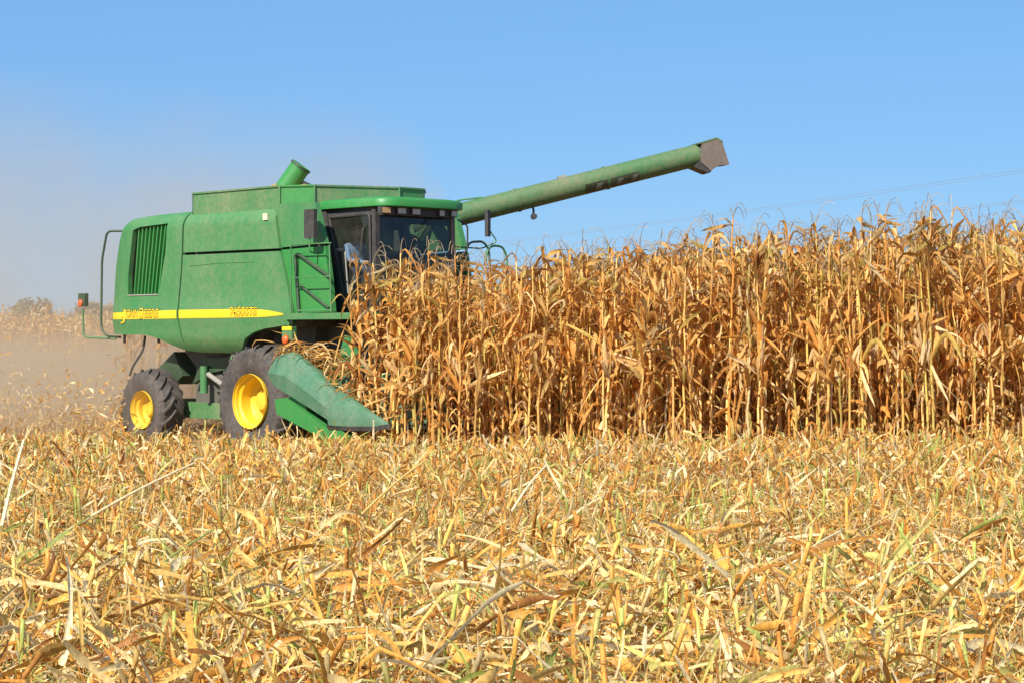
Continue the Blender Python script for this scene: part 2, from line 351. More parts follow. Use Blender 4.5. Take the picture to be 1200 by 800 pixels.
# raised rib on the lower panel, and grille
obj('panel_rib', tube([(-2.0, body_v(-2, 3.16)-.001, 3.14), (-1.2, body_v(-1, 3.18)-.001, 3.17), (-.2, body_v(-.2, 3.16)-.001, 3.165)], .008, 6), M['green'], lp)
obj('panel_rib', tube([(.44, -1.595, 3.30), (.63, -1.60, 2.85), (.80, -1.61, 2.35), (.85, -1.61, 2.15)], .018, 8), M['green'], lp)
obj('panel_rib', tube([(.29, -1.54, 4.10), (.36, -1.59, 3.8), (.46, -1.605, 3.38)], .014, 8), M['green'], up)
gr = obj('grille', prism([(-4.18, 2.6), (-4.1, 3.4), (-3.95, 3.90), (-2.6, 3.95), (-2.85, 2.6)], 1, -1.43, -1.40), M['black'], rp)
for k in range(8):
    q = (k+.5)/8; ub, ut = -3.86+q*.86, -3.70+q*.94
    bm = B(); add_loft(bm, [[(ub-.016, -1.50, 2.62), (ub+.016, -1.50, 2.62), (ub+.016, -1.56, 2.62), (ub-.016, -1.56, 2.62)],
                            [(ut-.016, -1.50, 3.9), (ut+.016, -1.50, 3.9), (ut+.016, -1.56, 3.9), (ut-.016, -1.56, 3.9)]])
    obj('slat', bm, M['green_clean'], gr)
obj('grille_frame', tube([(-3.9, -1.625, 2.66), (-2.955, -1.625, 2.66)], .012, 6), M['steel'], rp)
# stripe and lettering on the right side
def sv(u, wv): return body_v(u, wv)-.006
def stripe(u0, u1, name, parent):
    bm = B(); A = []; n = 26
    for i in range(n+1):
        u = u0+(u1-u0)*i/n
        lo = 2.235+.012*(u+4.4)/5; hi = 2.355+.03*min(1, (u+4.4)/2)-.02*max(0, u+.6)
        if u > -.1:
            q = min(1, (u+.1)/.82); mid = 2.285; lo = lo+(mid-lo)*q**2; hi = hi+(mid+.004-hi)*q**2
        A.append([bm.verts.new((u, sv(u, z), z)) for z in np.linspace(lo, hi, 5)])
    for a, b in zip(A, A[1:]):
        for i in range(4): bm.faces.new((a[i], a[i+1], b[i+1], b[i]))
    return obj(name, bm, M['decal'], parent)
stripe(-4.44, -2.36, 'stripe', rp); stripe(-2.29, .74, 'stripe', lp)
def lettering(body, u0, w0, size, width, parent, lab):
    for nm, mm, off, dv, dep in (('lettering_outline', M['ink'], .0065, .010, .001), ('lettering', M['decal'], -.001, .0135, .001)):
        me = text_me(body, size, dep, off); xs = [v.co.x for v in me.vertices]; s = width/max(xs)
        for q in me.vertices:
            u = u0+q.co.x*s+q.co.y*.12; z = w0+q.co.y; q.co = (u, body_v(u, z)-dv-q.co.z, z)
        o = link(nm, me, mm, parent)
lettering('J', -4.06, 2.225, .28, .11, rp, ''); lettering('OHN', -3.92, 2.27, .20, .38, rp, ''); lettering('D', -3.51, 2.245, .27, .14, rp, ''); lettering('EERE', -3.35, 2.265, .21, .44, rp, '')
lettering('9650', -.82, 2.27, .22, .42, lp, ''); lettering('STS', -.38, 2.28, .19, .32, lp, '')
obj('sticker', box((.07, -1.632, 3.84), (.19, -1.60, 3.95)), M['cream'], up)
obj('engine_hull', prism([(-4.35, 2.1), (-4.2, 3.2), (-3.85, 3.9), (-2.2, 3.98), (.3, 4.02), (.75, 2.2), (-.2, 2.05), (-.7, 1.75), (-2.3, 1.78), (-3.0, 1.98)], 1, -1.26, 1.26), M['under'], comb)
obj('top_deck', prism([(-3.8, 3.985), (-2.2, 4.03), (.35, 4.06), (.35, 4.10), (-2.2, 4.075), (-3.8, 4.03)], 1, -1.44, 1.44), M['green'], comb)
obj('lower_frame', box((-2.7, -1.0, .78), (-.3, 1.0, 1.45)), M['under'], comb, bev=.04)
for k, (u, z) in enumerate(((-1.9, 1.15), (-1.55, 1.3), (-.75, 1.2))):
    pl_ = obj('pulley', add_lathe(B(), [(.03, -.03), (.17-.03*k, -.03), (.15-.03*k, 0), (.17-.03*k, .03), (.03, .03)], 20, 1, (u, -1.06, z)), M['under'], comb)
obj('drive_shield', prism([(-2.6, 1.1), (-2.3, 1.55), (-1.2, 1.6), (-1.15, 1.42), (-2.1, 1.3)], 1, -1.15, -1.05), M['dark_green'], comb, bev=.01)
obj('tank_floor', prism([(-3.0, 1.66), (-2.55, 1.3), (-1.9, .98), (-.6, .9), (.5, 1.0), (.75, 2.2), (-3.0, 1.96)], 1, -1.02, 1.02), M['under'], comb, bev=.03)
# front corner panels beside the cab
def flat(u, wv): return -1.56
g4 = coons([(.44, 3.38), (.28, 4.10)], [(1.60, 3.41), (1.35, 4.08)], [(.44, 3.38), (1.60, 3.41)], [(.28, 4.10), (1.35, 4.08)], 8, 6, flat)
g5 = coons([(.78, 2.30), (.60, 2.9), (.44, 3.34)], [(1.78, 2.32), (1.70, 2.9), (1.61, 3.37)], [(.78, 2.30), (1.78, 2.32)], [(.44, 3.34), (1.61, 3.37)], 8, 10, flat)
o = obj('corner_panel', panel(g4, flat, .10), M['green'], comb, bev=.01); o['label'] = 'upper corner panel behind the mirror'
o = obj('corner_panel', panel(g5, flat, .10), M['green_clean'], comb, bev=.01); o['label'] = 'lower corner panel behind the handrail'
for g in (g4, g5): obj('corner_panel', panel(g, flat, .1, -1), M['green'], comb, bev=.01)
# grain tank extension
plan = [(-2.1, -1.5), (.36, -1.5), (.9, -1.2), (1.45, .15), (1.45, .68), (.9, 1.2), (.36, 1.5), (-2.1, 1.5)]
ext = empty('grain_tank_extension'); ext.parent = comb
for i in range(8):
    a, b = Vector(plan[i]), Vector(plan[(i+1) % 8]); d = (b-a).normalized(); n_ = Vector((d.y, -d.x))*.018
    if i == 0:
        q = [a+n_*0, b, b-n_*1.6, a-n_*1.6]
    q = [a, b, b-n_*1.6, a-n_*1.6]
    m_ = M['green_clean'] if i == 1 else (M['green_dusty'] if i in (0, 2) else M['green'])
    bm = prism([(p.x, p.y) for p in q], 2, 4.03, 4.375)
    add_prism(bm, [(p.x, p.y) for p in [a+n_*1.2, b+n_*1.2, b-n_*1.2, a-n_*1.2]], 2, 4.377, 4.405)
    obj('tank_wall', bm, m_, ext)
for p in plan[1:4]: obj('corner_post', tube([(p[0]+.012, p[1]-.012, 4.02), (p[0]+.012, p[1]-.012, 4.4)], .02, 6), M['green'], ext)
bm = B(); add_lathe(bm, [(.001, .44), (.2, .38), (.45, .26), (.8, .1), (1.15, 0), (1.1, -.3), (.001, -.3)], 40, 2, (-.75, -.35, 4.22), closed=False)
for q in bm.verts: q.co.z += .03*math.sin(q.co.x*17)*math.cos(q.co.y*15)
tag(obj('grain_heap', bm, M['grain']), 'heap of golden corn kernels piled in the open grain tank under the filler tube', 'grain')
bpy.data.objects['grain_heap'].location = comb.location; bpy.data.objects['grain_heap'].rotation_euler = comb.rotation_euler
p0, p1 = Vector((-.66, -.67, 4.36)), Vector((-.40, -.45, 4.84)); bm = B()
dd = (p1-p0).normalized(); mt = Matrix.Translation(p0) @ dd.to_track_quat('Z', 'Y').to_matrix().to_4x4(); LL = (p1-p0).length
add_lathe(bm, [(.175, 0), (.175, LL), (.165, LL), (.165, LL-.04), (.02, LL-.04), (.02, LL-.05), (.16, LL-.06), (.16, 0)], 28, 2)
for q in bm.verts: q.co = mt @ q.co
ft = obj('filler_tube', bm, M['green_clean'], comb)
obj('end_ring', add_lathe(B(), [(.18, -.02), (.19, -.02), (.19, .02), (.18, .02)], 28, 2), M['dark_green'], ft).matrix_local = mt @ Matrix.Translation((0, 0, LL-.03))
# ---- cab
cab = empty('cab'); cab.parent = comb
V0, V1 = -1.06, .66; UB, UF = .95, 2.28
roofp = [(.70, V0-.06), (2.30, V0-.06), (2.50, V0+.06), (2.56, V0+.3), (2.56, V1-.28), (2.46, V1-.02), (2.28, V1+.06), (.70, V1+.06)]
bm = B(); c0 = Vector((1.6, -.2))
def rg(z, k): return [((p[0]-c0.x)*k+c0.x, (p[1]-c0.y)*k+c0.y, z) for p in roofp]
add_loft(bm, [rg(3.99, .985), rg(4.0, 1.0), rg(4.10, 1.0), rg(4.135, .97), rg(4.15, .9)])
rf = obj('roof', bm, M['green_clean'], cab, smooth=50)
obj('roof_liner', prism([(.75, V0+.02), (2.2, V0+.02), (2.42, V0+.2), (2.42, V1-.2), (2.2, V1), (.75, V1)], 2, 3.86, 3.987), M['black'], cab)
for k, px in enumerate((452, 470, 487, 517, 531)):
    q = front(px, 247, 2.44); wd = .1 if k < 3 else .07
    lb = obj('work_light', box((2.36, q[1]-wd, 3.87), (2.46, q[1]+wd, 3.985)), M['black'], cab, bev=.012)
    obj('lens', box((2.455, q[1]-wd+.02, 3.885), (2.468, q[1]+wd-.02, 3.97)), M['amber'] if k in (0,) else M['lamp'], lb, bev=.003)
wf = 2.30
# pillars
def pillar(p, q, r=.045, m_=None, lab=None):
    a, b = Vector(p), Vector(q); bm = B()
    for s in (0,): add_loft(bm, [[(c.x-r, c.y-r, c.z), (c.x+r, c.y-r, c.z), (c.x+r, c.y+r, c.z), (c.x-r, c.y+r, c.z)] for c in (a, b)])
    return obj('pillar', bm, m_ or M['black'], cab, bev=.012)
pillar((.95, V0+.05, 4.0), (1.42, V0+.05, 2.3), .07); pillar((UF-.06, V0+.04, 3.95), (UF-.02, V0+.04, 2.3), .045)
pillar((UF-.06, V1-.06, 3.95), (UF-.02, V1-.06, 2.3), .045, M['rust']); pillar((.95, V1-.05, 4.0), (1.42, V1-.05, 2.3), .07)
obj('cab_floor', box((.9, V0+.03, 2.2), (2.32, V1-.03, 2.32)), M['black'], cab, bev=.02)
obj('rear_wall', prism([(.9, 2.3), (1.32, 2.3), (1.02, 3.3), (.94, 3.3)], 1, V0+.1, V1-.1), M['seat'], cab)
obj('rear_wall', prism([(.86, 3.72), (.94, 3.72), (.9, 3.95), (.8, 3.95)], 1, V0+.1, V1-.1), M['seat'], cab)
obj('tank_front', box((.80, V0+.1, 3.1), (.83, V1-.1, 3.85)), M['green_clean'], cab)
obj('window_post', prism([(.94, 3.3), (1.02, 3.3), (.94, 3.72), (.86, 3.72)], 1, -.3, -.2), M['seat'], cab)
# side and front glazing
def pane(name, quad, m_, parent, t_=.006):
    a = [Vector(p) for p in quad]; n_ = (a[1]-a[0]).cross(a[3]-a[0]).normalized()*t_; return obj(name, add_loft(B(), [[p for p in a], [p+n_ for p in a]]), m_, parent, smooth=0)
door = obj('door', tube([(1.10, V0, 3.86), (2.12, V0, 3.88), (2.17, V0, 2.36), (1.53, V0, 2.36), (1.10, V0, 3.86)], .022, 6, fil=.08), M['black'], cab)
pane('window_glass', [(1.12, V0+.002, 3.84), (2.12, V0+.002, 3.86), (2.16, V0+.002, 2.38), (1.54, V0+.002, 2.38)], M['glass'], door)
obj('handle', tube([(2.0, V0-.02, 3.66), (2.04, V0-.07, 3.64), (1.90, V0-.07, 2.9), (1.88, V0-.02, 2.88)], .014, 6, fil=.05), M['black'], door)
obj('grab_bar', tube([(1.56, V0-.02, 3.3), (1.58, V0-.06, 3.28), (1.66, V0-.06, 2.62), (1.67, V0-.02, 2.6)], .012, 6, fil=.04), M['steel'], door)
pane('windscreen', [(UF-.03, V0+.08, 3.86), (UF-.03, V1-.1, 3.86), (UF+.02, V1-.1, 2.34), (UF+.02, V0+.08, 2.34)], M['glass_dark'], cab)
pane('side_window', [(1.05, V1-.02, 3.84), (2.18, V1-.02, 3.84), (2.22, V1-.02, 2.38), (1.5, V1-.02, 2.38)], M['glass'], cab)
st = obj('operator_seat', box((1.0, -.74, 2.80), (1.45, -.28, 2.93)), M['seat'], cab, bev=.04)
obj('backrest', add_loft(B(), [[(1.0, -.72, 2.9), (1.1, -.72, 2.9), (1.1, -.3, 2.9), (1.0, -.3, 2.9)], [(.92, -.68, 3.45), (.99, -.68, 3.45), (.99, -.34, 3.45), (.92, -.34, 3.45)]]), M['seat'], st, bev=.03)
obj('seat_pedestal', box((1.1, -.6, 2.3), (1.4, -.4, 2.8)), M['black'], st, bev=.02)
sw = obj('steering_column', tube([(2.0, -.5, 2.35), (1.80, -.5, 3.02)], .035, 8), M['black'], cab)
bm = B(); a = add_lathe(bm, [(.19+.014*math.cos(k*math.pi/3), .014*math.sin(k*math.pi/3)) for k in range(6)], 28, 2)
add_tube(bm, [(-.19, 0, 0), (.19, 0, 0)], .01, 6)
o = obj('steering_wheel', bm, M['black'], sw); o.matrix_local = Matrix.Translation((1.78, -.5, 3.05)) @ Matrix.Rotation(R(-25), 4, 'Y')
obj('console', box((1.3, .1, 2.5), (1.9, .3, 3.0)), M['seat'], cab, bev=.04)
obj('sun_visor', box((2.2, V0+.1, 3.74), (2.215, V1-.12, 3.86)), M['black'], cab)
obj('wiper', tube([(2.32, .1, 3.85), (2.33, -.28, 3.35)], .012, 5), M['black'], cab)
obj('wiper', tube([(2.34, V1-.02, 3.85), (2.45, V1+.1, 3.75), (2.45, V1+.1, 3.35), (2.38, V1+.02, 3.25)], .016, 6, fil=.05), M['black'], cab)
# driver
def skin_person(name, J, Ed, rad, m_, parent=None, sub=2):
    me = bpy.data.meshes.new(name); me.from_pydata(J, Ed, []); o = bpy.data.objects.new(name, me); COL.objects.link(o)
    md = o.modifiers.new('s', 'SKIN'); 
    for i, r_ in enumerate(rad): me.skin_vertices[0].data[i].radius = r_ if hasattr(r_, '__len__') else (r_, r_)
    me.skin_vertices[0].data[0].use_root = True
    s = o.modifiers.new('u', 'SUBSURF'); s.levels = sub; s.render_levels = sub
    m2 = bpy.data.meshes.new_from_object(o.evaluated_get(bpy.context.evaluated_depsgraph_get())); bpy.data.objects.remove(o)
    m2.materials.clear(); m2.polygons.foreach_set('use_smooth', [True]*len(m2.polygons)); return link(name, m2, m_, parent)
dl = comb.matrix_basis if False else Matrix.Translation((OX, OY, 0)) @ Matrix.Rotation(-TH, 4, 'Z')
drv = empty('person', dl @ Vector((1.10, -.51, 2.93)), -TH)
tag(drv, 'driver in a light blue shirt sitting at the wheel inside the combine cab', 'person')
J = [(0, 0, .08), (-.02, 0, .28), (-.01, 0, .45), (.0, 0, .55), (.02, 0, .63),
     (0, .19, .47), (.14, .25, .24), (.42, .14, .2), (.5, .12, .2), (0, -.19, .47), (.14, -.25, .24), (.42, -.14, .2), (.5, -.12, .2),
     (.05, .1, .07), (.46, .14, .1), (.52, .14, -.34), (.64, .14, -.40), (.05, -.1, .07), (.46, -.14, .1), (.52, -.14, -.34), (.64, -.14, -.40)]
Ed = [(0, 1), (1, 2), (2, 3), (3, 4), (2, 5), (5, 6), (6, 7), (7, 8), (2, 9), (9, 10), (10, 11), (11, 12), (0, 13), (13, 14), (14, 15), (15, 16), (0, 17), (17, 18), (18, 19), (19, 20)]
rad = [.14, .14, .15, .065, .055, .06, .048, .035, .03, .06, .048, .035, .03, .09, .07, .045, .04, .09, .07, .045, .04]
bd = skin_person('body', J, Ed, rad, M['shirt'], drv)
bd.data.materials.append(M['trousers']); bd.data.materials.append(M['skin'])
for f in bd.data.polygons:
    c = f.center
    f.material_index = 1 if c.z < .15 or (c.x < .3 and c.z < .2) else 2 if (c.x > .43 or c.z > .54) else 0
bm = B(); bmesh.ops.create_uvsphere(bm, u_segments=20, v_segments=16, radius=.115)
for q in bm.verts:
    q.co.x *= .95; q.co.y *= .78; q.co.z *= 1.12
    if q.co.x > .08 and -.04 < q.co.z < .03 and abs(q.co.y) < .02: q.co.x += .022
hd = obj('head', bm, M['skin'], drv); hd.location = (.03, 0, .74)
bm = B(); bmesh.ops.create_uvsphere(bm, u_segments=20, v_segments=16, radius=.125)
for q in bm.verts:
    q.co.x = q.co.x*.98-.012; q.co.y *= .82; q.co.z = q.co.z*1.1+.02
bmesh.ops.delete(bm, geom=[q for q in bm.verts if q.co.z < -.03 or (q.co.x > .07 and q.co.z < .06)], context='VERTS')
obj('hair', bm, M['hair'], hd)
# ---- unloading auger
A0 = Vector((.6, 1.4, 3.87)); e0 = (dl @ A0); e1 = Vector(at(842, 176, 36.6)); A1 = dl.inverted() @ e1; ad = (A1-A0).normalized(); AL = (A1-A0).length
q_ = ad.to_track_quat('X', 'Z').to_matrix().to_4x4(); AM = Matrix.Translation(A0) @ q_        # local x runs along the tube, z up
aug = empty('unloading_auger'); aug.parent = comb; aug.matrix_local = AM
AR = .195
def axl(bm, prof, n=36, x0=0):      # lathe about x
    rings = [[bm.verts.new((x0+h, r*math.cos(a), r*math.sin(a))) for r, h in prof] for a in [2*math.pi*k/n for k in range(n)]]
    for k in range(n):
        a, b = rings[k], rings[(k+1) % n]
        for i in range(len(prof)-1): bm.faces.new((a[i], a[i+1], b[i+1], b[i]))
    return bm
xs_ = np.linspace(-.2, AL-.12, 30)
obj('tube', axl(B(), [(AR*.9, -.2)]+[(AR, x) for x in xs_]+[(AR*.9, AL-.12)]), M['auger_green'], aug)
for x in (.3, 1.75, 3.4): obj('clamp_ring', axl(B(), [(AR+.001, x-.02), (AR+.012, x-.02), (AR+.012, x+.02), (AR+.001, x+.02)]), M['auger_green'], aug)
obj('guide_rib', tube([(.2, 0, AR), (.35, 0, AR+.05), (.8, 0, AR+.045), (1.15, 0, AR)], .016, 6), M['green'], aug)
obj('lug', box((2.55, -.05, AR-.01), (2.7, .05, AR+.035)), M['steel'], aug, bev=.01)
# dark decal on the lower near side
def on_tube(x, a, r): return (x, -r*math.cos(a), r*math.sin(a))   # a=0 near side (towards -y), positive up
def patch(x0, x1, a0, a1, r, sk=0, nx=8, na=8):
    bm = B(); G = [[bm.verts.new(on_tube(x0+(x1-x0)*i/nx+sk*j/na, a0+(a1-a0)*j/na, r)) for j in range(na+1)] for i in range(nx+1)]
    for i in range(nx):
        for j in range(na): bm.faces.new((G[i][j], G[i+1][j], G[i+1][j+1], G[i][j+1]))
    return bm
dc = obj('decal', patch(2.95, 3.96, R(-75), R(-8), AR+.003), M['decal_dark'], aug)
for x in (3.13, 3.52, 3.8):
    obj('decal_mark', patch(x, x+.10, R(-48), R(-18), AR+.006, .05), M['decal_pale'], dc)
# spout
bm = B(); sx = AL-.42
prof = [(sx+.02, .08), (sx+.10, .205), (AL-.06, .215), (AL+.03, .13), (AL+.06, -.30), (AL-.14, -.27), (AL-.30, -.33), (sx-.02, -.14)]
add_prism(bm, [(p[0], p[1]) for p in prof], 1, -.215, .215)
sp = obj('spout', bm, M['rust'], aug, bev=.012)
obj('spout_cap', prism([(sx, .206), (AL-.05, .222), (AL+.045, .13), (AL+.03, .10), (AL-.06, .195), (sx, .18)], 1, -.222, .222), M['auger_green'], sp)
obj('spout_boot', prism([(sx-.16, -.19), (sx-.01, -.10), (AL-.29, -.345), (AL-.34, -.36)], 1, -.20, .20), M['black'], sp)
hl = obj('tube_light', tube([(1.98, -.02, -AR), (1.98, -.02, -AR-.05), (1.96, -.02, -AR-.10)], .02, 6), M['black'], aug)
obj('lens', add_lathe(B(), [(.001, -.04), (.05, -.04), (.055, .04), (.001, .05)], 14, 1, (1.96, -.02, -AR-.15), closed=False), M['black'], hl)
obj('auger_elbow', tube([(.35, 1.1, 2.6), (.45, 1.25, 3.5), A0+ad*.1], .2, 20, fil=.2), M['auger_green'], comb)
# mirrors
def mirror(c, tall, wide, arm, dep=.07, rot=0):
    m_ = obj('mirror', box((-wide/2, -dep/2, -tall/2), (wide/2, dep/2, tall/2)), M['black'], comb, bev=.025); m_.location = c; m_.rotation_euler = (0, 0, rot)
    inv = m_.matrix_basis.inverted(); obj('mirror_arm', tube([inv @ Vector(p) for p in arm], .013, 6, fil=.06), M['green'], m_)
c = side(364, 262.5, -1.78); mirror(c, .46, .25, [(c[0]-.02, c[1], c[2]-.2), (c[0]-.03, c[1], c[2]-.45), (c[0]-.1, -1.48, c[2]-.46)])
c = front(571.5, 262, 2.3); mirror(c, .44, .06, [(c[0], c[1]+.03, c[2]-.1), (c[0]+.02, c[1]+.2, c[2]-.3), (c[0]-.1, c[1]-.05, c[2]-.42), (c[0]-.2, .8, c[2]-.4)], .1, R(20))
# handrails, right-hand platform
VR = -1.76
hr = obj('platform', box((.84, -1.80, 2.20), (2.62, -1.0, 2.30)), M['green'], comb, bev=.01)
rl = obj('handrail', tube([side(341, 366, VR), side(341, 287, VR), side(388, 285, VR)], .011, 6, fil=.06), M['green'], comb)
obj('rail_bar', tube([side(341, 326, VR), side(388, 324, VR)], .009, 6), M['green'], rl)
obj('rail_post', tube([side(388, 366, VR), side(386, 287, VR)], .012, 6), M['green'], rl)
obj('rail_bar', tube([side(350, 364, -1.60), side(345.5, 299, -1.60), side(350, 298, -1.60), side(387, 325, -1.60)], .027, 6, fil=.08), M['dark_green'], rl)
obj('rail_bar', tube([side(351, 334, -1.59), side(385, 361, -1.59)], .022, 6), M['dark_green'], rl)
obj('rail_foot', tube([side(347, 364.5, -1.62), side(389, 363.5, -1.62)], .014, 6), M['green'], rl)
# far-side ladder hoops
for pts in ([(546, 312), (546, 292), (551, 284), (566, 283), (573, 292), (574, 312)], [(568, 312), (571, 294), (577, 288), (589, 289), (594, 301), (594, 312)]):
    obj('handrail', tube([front(*p, 2.25) for p in pts]+[front(pts[-1][0], 345, 2.25)], .02, 6, fil=.1), M['dark_green'] if pts[0][0] == 546 else M['green'], comb)
obj('ladder', box((1.6, 1.5, 1.0), (2.3, 1.75, 2.3)), M['green'], comb, bev=.03)
# rear hoop and warning lamp
obj('handrail', tube([side(148, 271, -1.5), side(125.5, 271, -1.7), side(119.5, 305, -1.7), side(118.5, 384, -1.7), side(124, 394, -1.7), side(142, 395, -1.45)], .021, 8, fil=.1), M['dark_green'], comb)
la = obj('lamp_arm', tube([side(97, 362, -1.72), side(98, 395, -1.72), side(136, 397, -1.45)], .02, 8, fil=.08), M['green'], comb)
c = side(97, 353, -1.72); lb = obj('warning_lamp', box((c[0]-.11, c[1]-.03, c[2]-.10), (c[0]+.11, c[1]+.05, c[2]+.14)), M['dark_green'], la, bev=.02)
bm = B(); bmesh.ops.create_uvsphere(bm, u_segments=16, v_segments=10, radius=.065, matrix=Matrix.Translation((c[0], c[1]-.05, c[2]-.04)) @ Matrix.Diagonal((1, .6, 1.1, 1)))
la2 = obj('lamp_arm', tube([side(338, 372, -1.75), side(338, 384, -1.75)], .02, 6), M['green'], comb)
c2 = side(338, 391, -1.75)
obj('lens', bm, M['orange'], la)
lb2 = obj('warning_lamp', box((c2[0]-.13, c2[1]-.03, c2[2]-.10), (c2[0]+.13, c2[1]+.06, c2[2]+.12)), M['green'], la2, bev=.01)
obj('reflector', box((c2[0]-.125, c2[1]-.036, c2[2]+.055), (c2[0]+.125, c2[1]-.031, c2[2]+.115)), M['decal'], la2)
bm = B(); bmesh.ops.create_uvsphere(bm, u_segments=16, v_segments=10, radius=.07, matrix=Matrix.Translation((c2[0], c2[1]-.06, c2[2]-.10)) @ Matrix.Diagonal((1, .7, 1.1, 1)))
obj('lens', bm, M['orange'], la2)
# underbody
obj('hose', tube([side(170, 394, -1.3), side(168, 410, -1.4), side(155, 430, -1.5), side(152, 440, -1.5)], .022, 6, fil=.2), M['black'], comb)
for px in (146, 186):
    obj('bracket', tube([side(px, 392, -1.35), side(px, 402, -1.35)], .025, 6), M['black'], comb)
obj('straw_chopper', prism([side(182, 436, -1.1)[::2], side(205, 412, -1.1)[::2], side(215, 440, -1.1)[::2], side(205, 450, -1.1)[::2]], 1, -1.12, 1.12), M['dark_green'], comb, bev=.02)
ax = obj('rear_axle', box((-3.55, -1.3, .58), (-3.3, 1.3, .82)), M['green'], comb, bev=.03)
obj('axle_beam', box((-3.1, -1.05, .50), (-1.2, -.9, .78)), M['green_dusty'], comb, bev=.03)
obj('spindle', box((-3.5, -1.32, .45), (-3.36, -1.2, 1.0)), M['green'], ax, bev=.02)
pst = obj('lift_post', box((-1.06, -1.36, .55), (-.90, -1.2, 1.62)), M['green'], comb, bev=.02)
obj('pipe', tube([(-1.12, -1.38, .5), (-1.12, -1.38, 1.6)], .03, 8), M['green'], pst)
obj('hydraulic_cylinder', tube([(-2.05, -1.2, 1.28), (-1.35, -1.25, 1.02)], .045, 10), M['steel'], comb)
obj('hydraulic_cylinder', tube([(-2.15, -1.22, .95), (-2.15, -1.22, 1.42)], .07, 10), M['green'], comb)
for k in range(9):
    u = -1.3+.09*k; obj('bracket', box((u, -1.34+.02*(k % 3), .6+.07*((k*5) % 7)), (u+.1, -1.2, .8+.08*((k*3) % 7))), M['green'] if k % 2 else M['dark_green'], comb, bev=.012)
obj('front_axle', box((-.2, -1.15, .6), (.25, 1.15, 1.1)), M['under'], comb, bev=.04)
obj('feeder_house', prism([(.6, 1.3), (.6, 2.15), (1.5, 2.15), (2.2, 1.35), (2.2, .7)], 1, -.75, .75), M['under'], comb, bev=.03)
obj('wheel_arch', prism([(-.95, 1.55), (-.6, 1.98), (.2, 2.06), (.95, 2.1), (.95, 2.2), (-.7, 2.2), (-1.1, 1.6)], 1, -1.42, -.6), M['under'], comb)
# wheels
def wheel(c, Rr, Wd, rr, lugs, steer=0):
    wh = empty('wheel'); wh.parent = comb; wh.location = c; wh.rotation_euler = (0, 0, steer); s = -1 if c[1] < 0 else 1
    h = Wd/2; ro = Rr-.045
    prof = [(rr, -h*.72), (rr+.03, -h*.80), (rr+(ro-rr)*.45, -h*1.0), (ro-.07, -h*.97), (ro-.015, -h*.82), (ro, -h*.5), (ro+.006, 0), (ro, h*.5), (ro-.015, h*.82), (ro-.07, h*.97), (rr+(ro-rr)*.45, h), (rr+.03, h*.8), (rr, h*.72)]
    ty = obj('tyre', add_lathe(B(), prof, 72), M['tyre'], wh)
    bm = B()
    for k in range(lugs*2):
        sd = 1 if k % 2 else -1; a0 = 2*math.pi*k/(lugs*2); secs = []
        for j, (yy, rad_, da, hw) in enumerate([(-.06, ro-.01, 0, .022), (.25, ro-.0, .10, .024), (.55, ro-.006, .2, .026), (.86, ro-.03, .28, .03), (1.0, ro-.10, .31, .03)]):
            yb = sd*yy*h; a = a0+da*(-1)*(.92/Rr); tp = .048 if j < 4 else .012
            hw_ = hw/Rr
            def P(r_, q): return (r_*math.cos(q), yb, r_*math.sin(q))
            secs.append([P(rad_-.02, a-hw_*1.3), P(rad_+tp, a-hw_*.8), P(rad_+tp, a+hw_*.8), P(rad_-.02, a+hw_*1.3)])
        add_loft(bm, secs)
    obj('tread_lugs', bm, M['tyre'], ty, smooth=30)
    f = s*(h*.98)
    def y(d): return f-s*d
    prof = [(rr+.025, y(.0)), (rr+.03, y(.03)), (rr, y(.05)), (rr-.01, y(.10)), (rr-.05, y(.13)), (rr-.055, y(Wd*.42)), (rr-.09, y(Wd*.46)), (rr*.62, y(Wd*.50)), (rr*.5, y(Wd*.44)), (rr*.34, y(Wd*.43)), (rr*.32, y(Wd*.33)), (rr*.16, y(Wd*.31)), (.001, y(Wd*.31)),
            (.001, y(Wd*.6)), (rr-.02, y(Wd*.6)), (rr-.005, y(.12)), (rr+.01, y(.05))]
    rm = obj('rim', add_lathe(B(), prof, 56), M['yellow'], wh)
    bm = B()
    for k in range(10):
        a = 2*math.pi*k/10; r_ = rr*.42
        add_lathe(bm, [(.001, y(Wd*.40)), (.017, y(Wd*.40)), (.017, y(Wd*.46)), (.001, y(Wd*.46))], 6, 1, (r_*math.cos(a), 0, r_*math.sin(a)), closed=False)
    obj('wheel_nuts', bm, M['yellow'], rm)
    return wh
wheel((0, -1.50, .87), .93, .74, .425, 22); wheel((0, 1.50, .87), .93, .74, .425, 22)
wheel((-3.43, -1.42, .64), .73, .50, .31, 19, R(0)); wheel((-3.43, 1.42, .64), .73, .50, .31, 19, R(0))
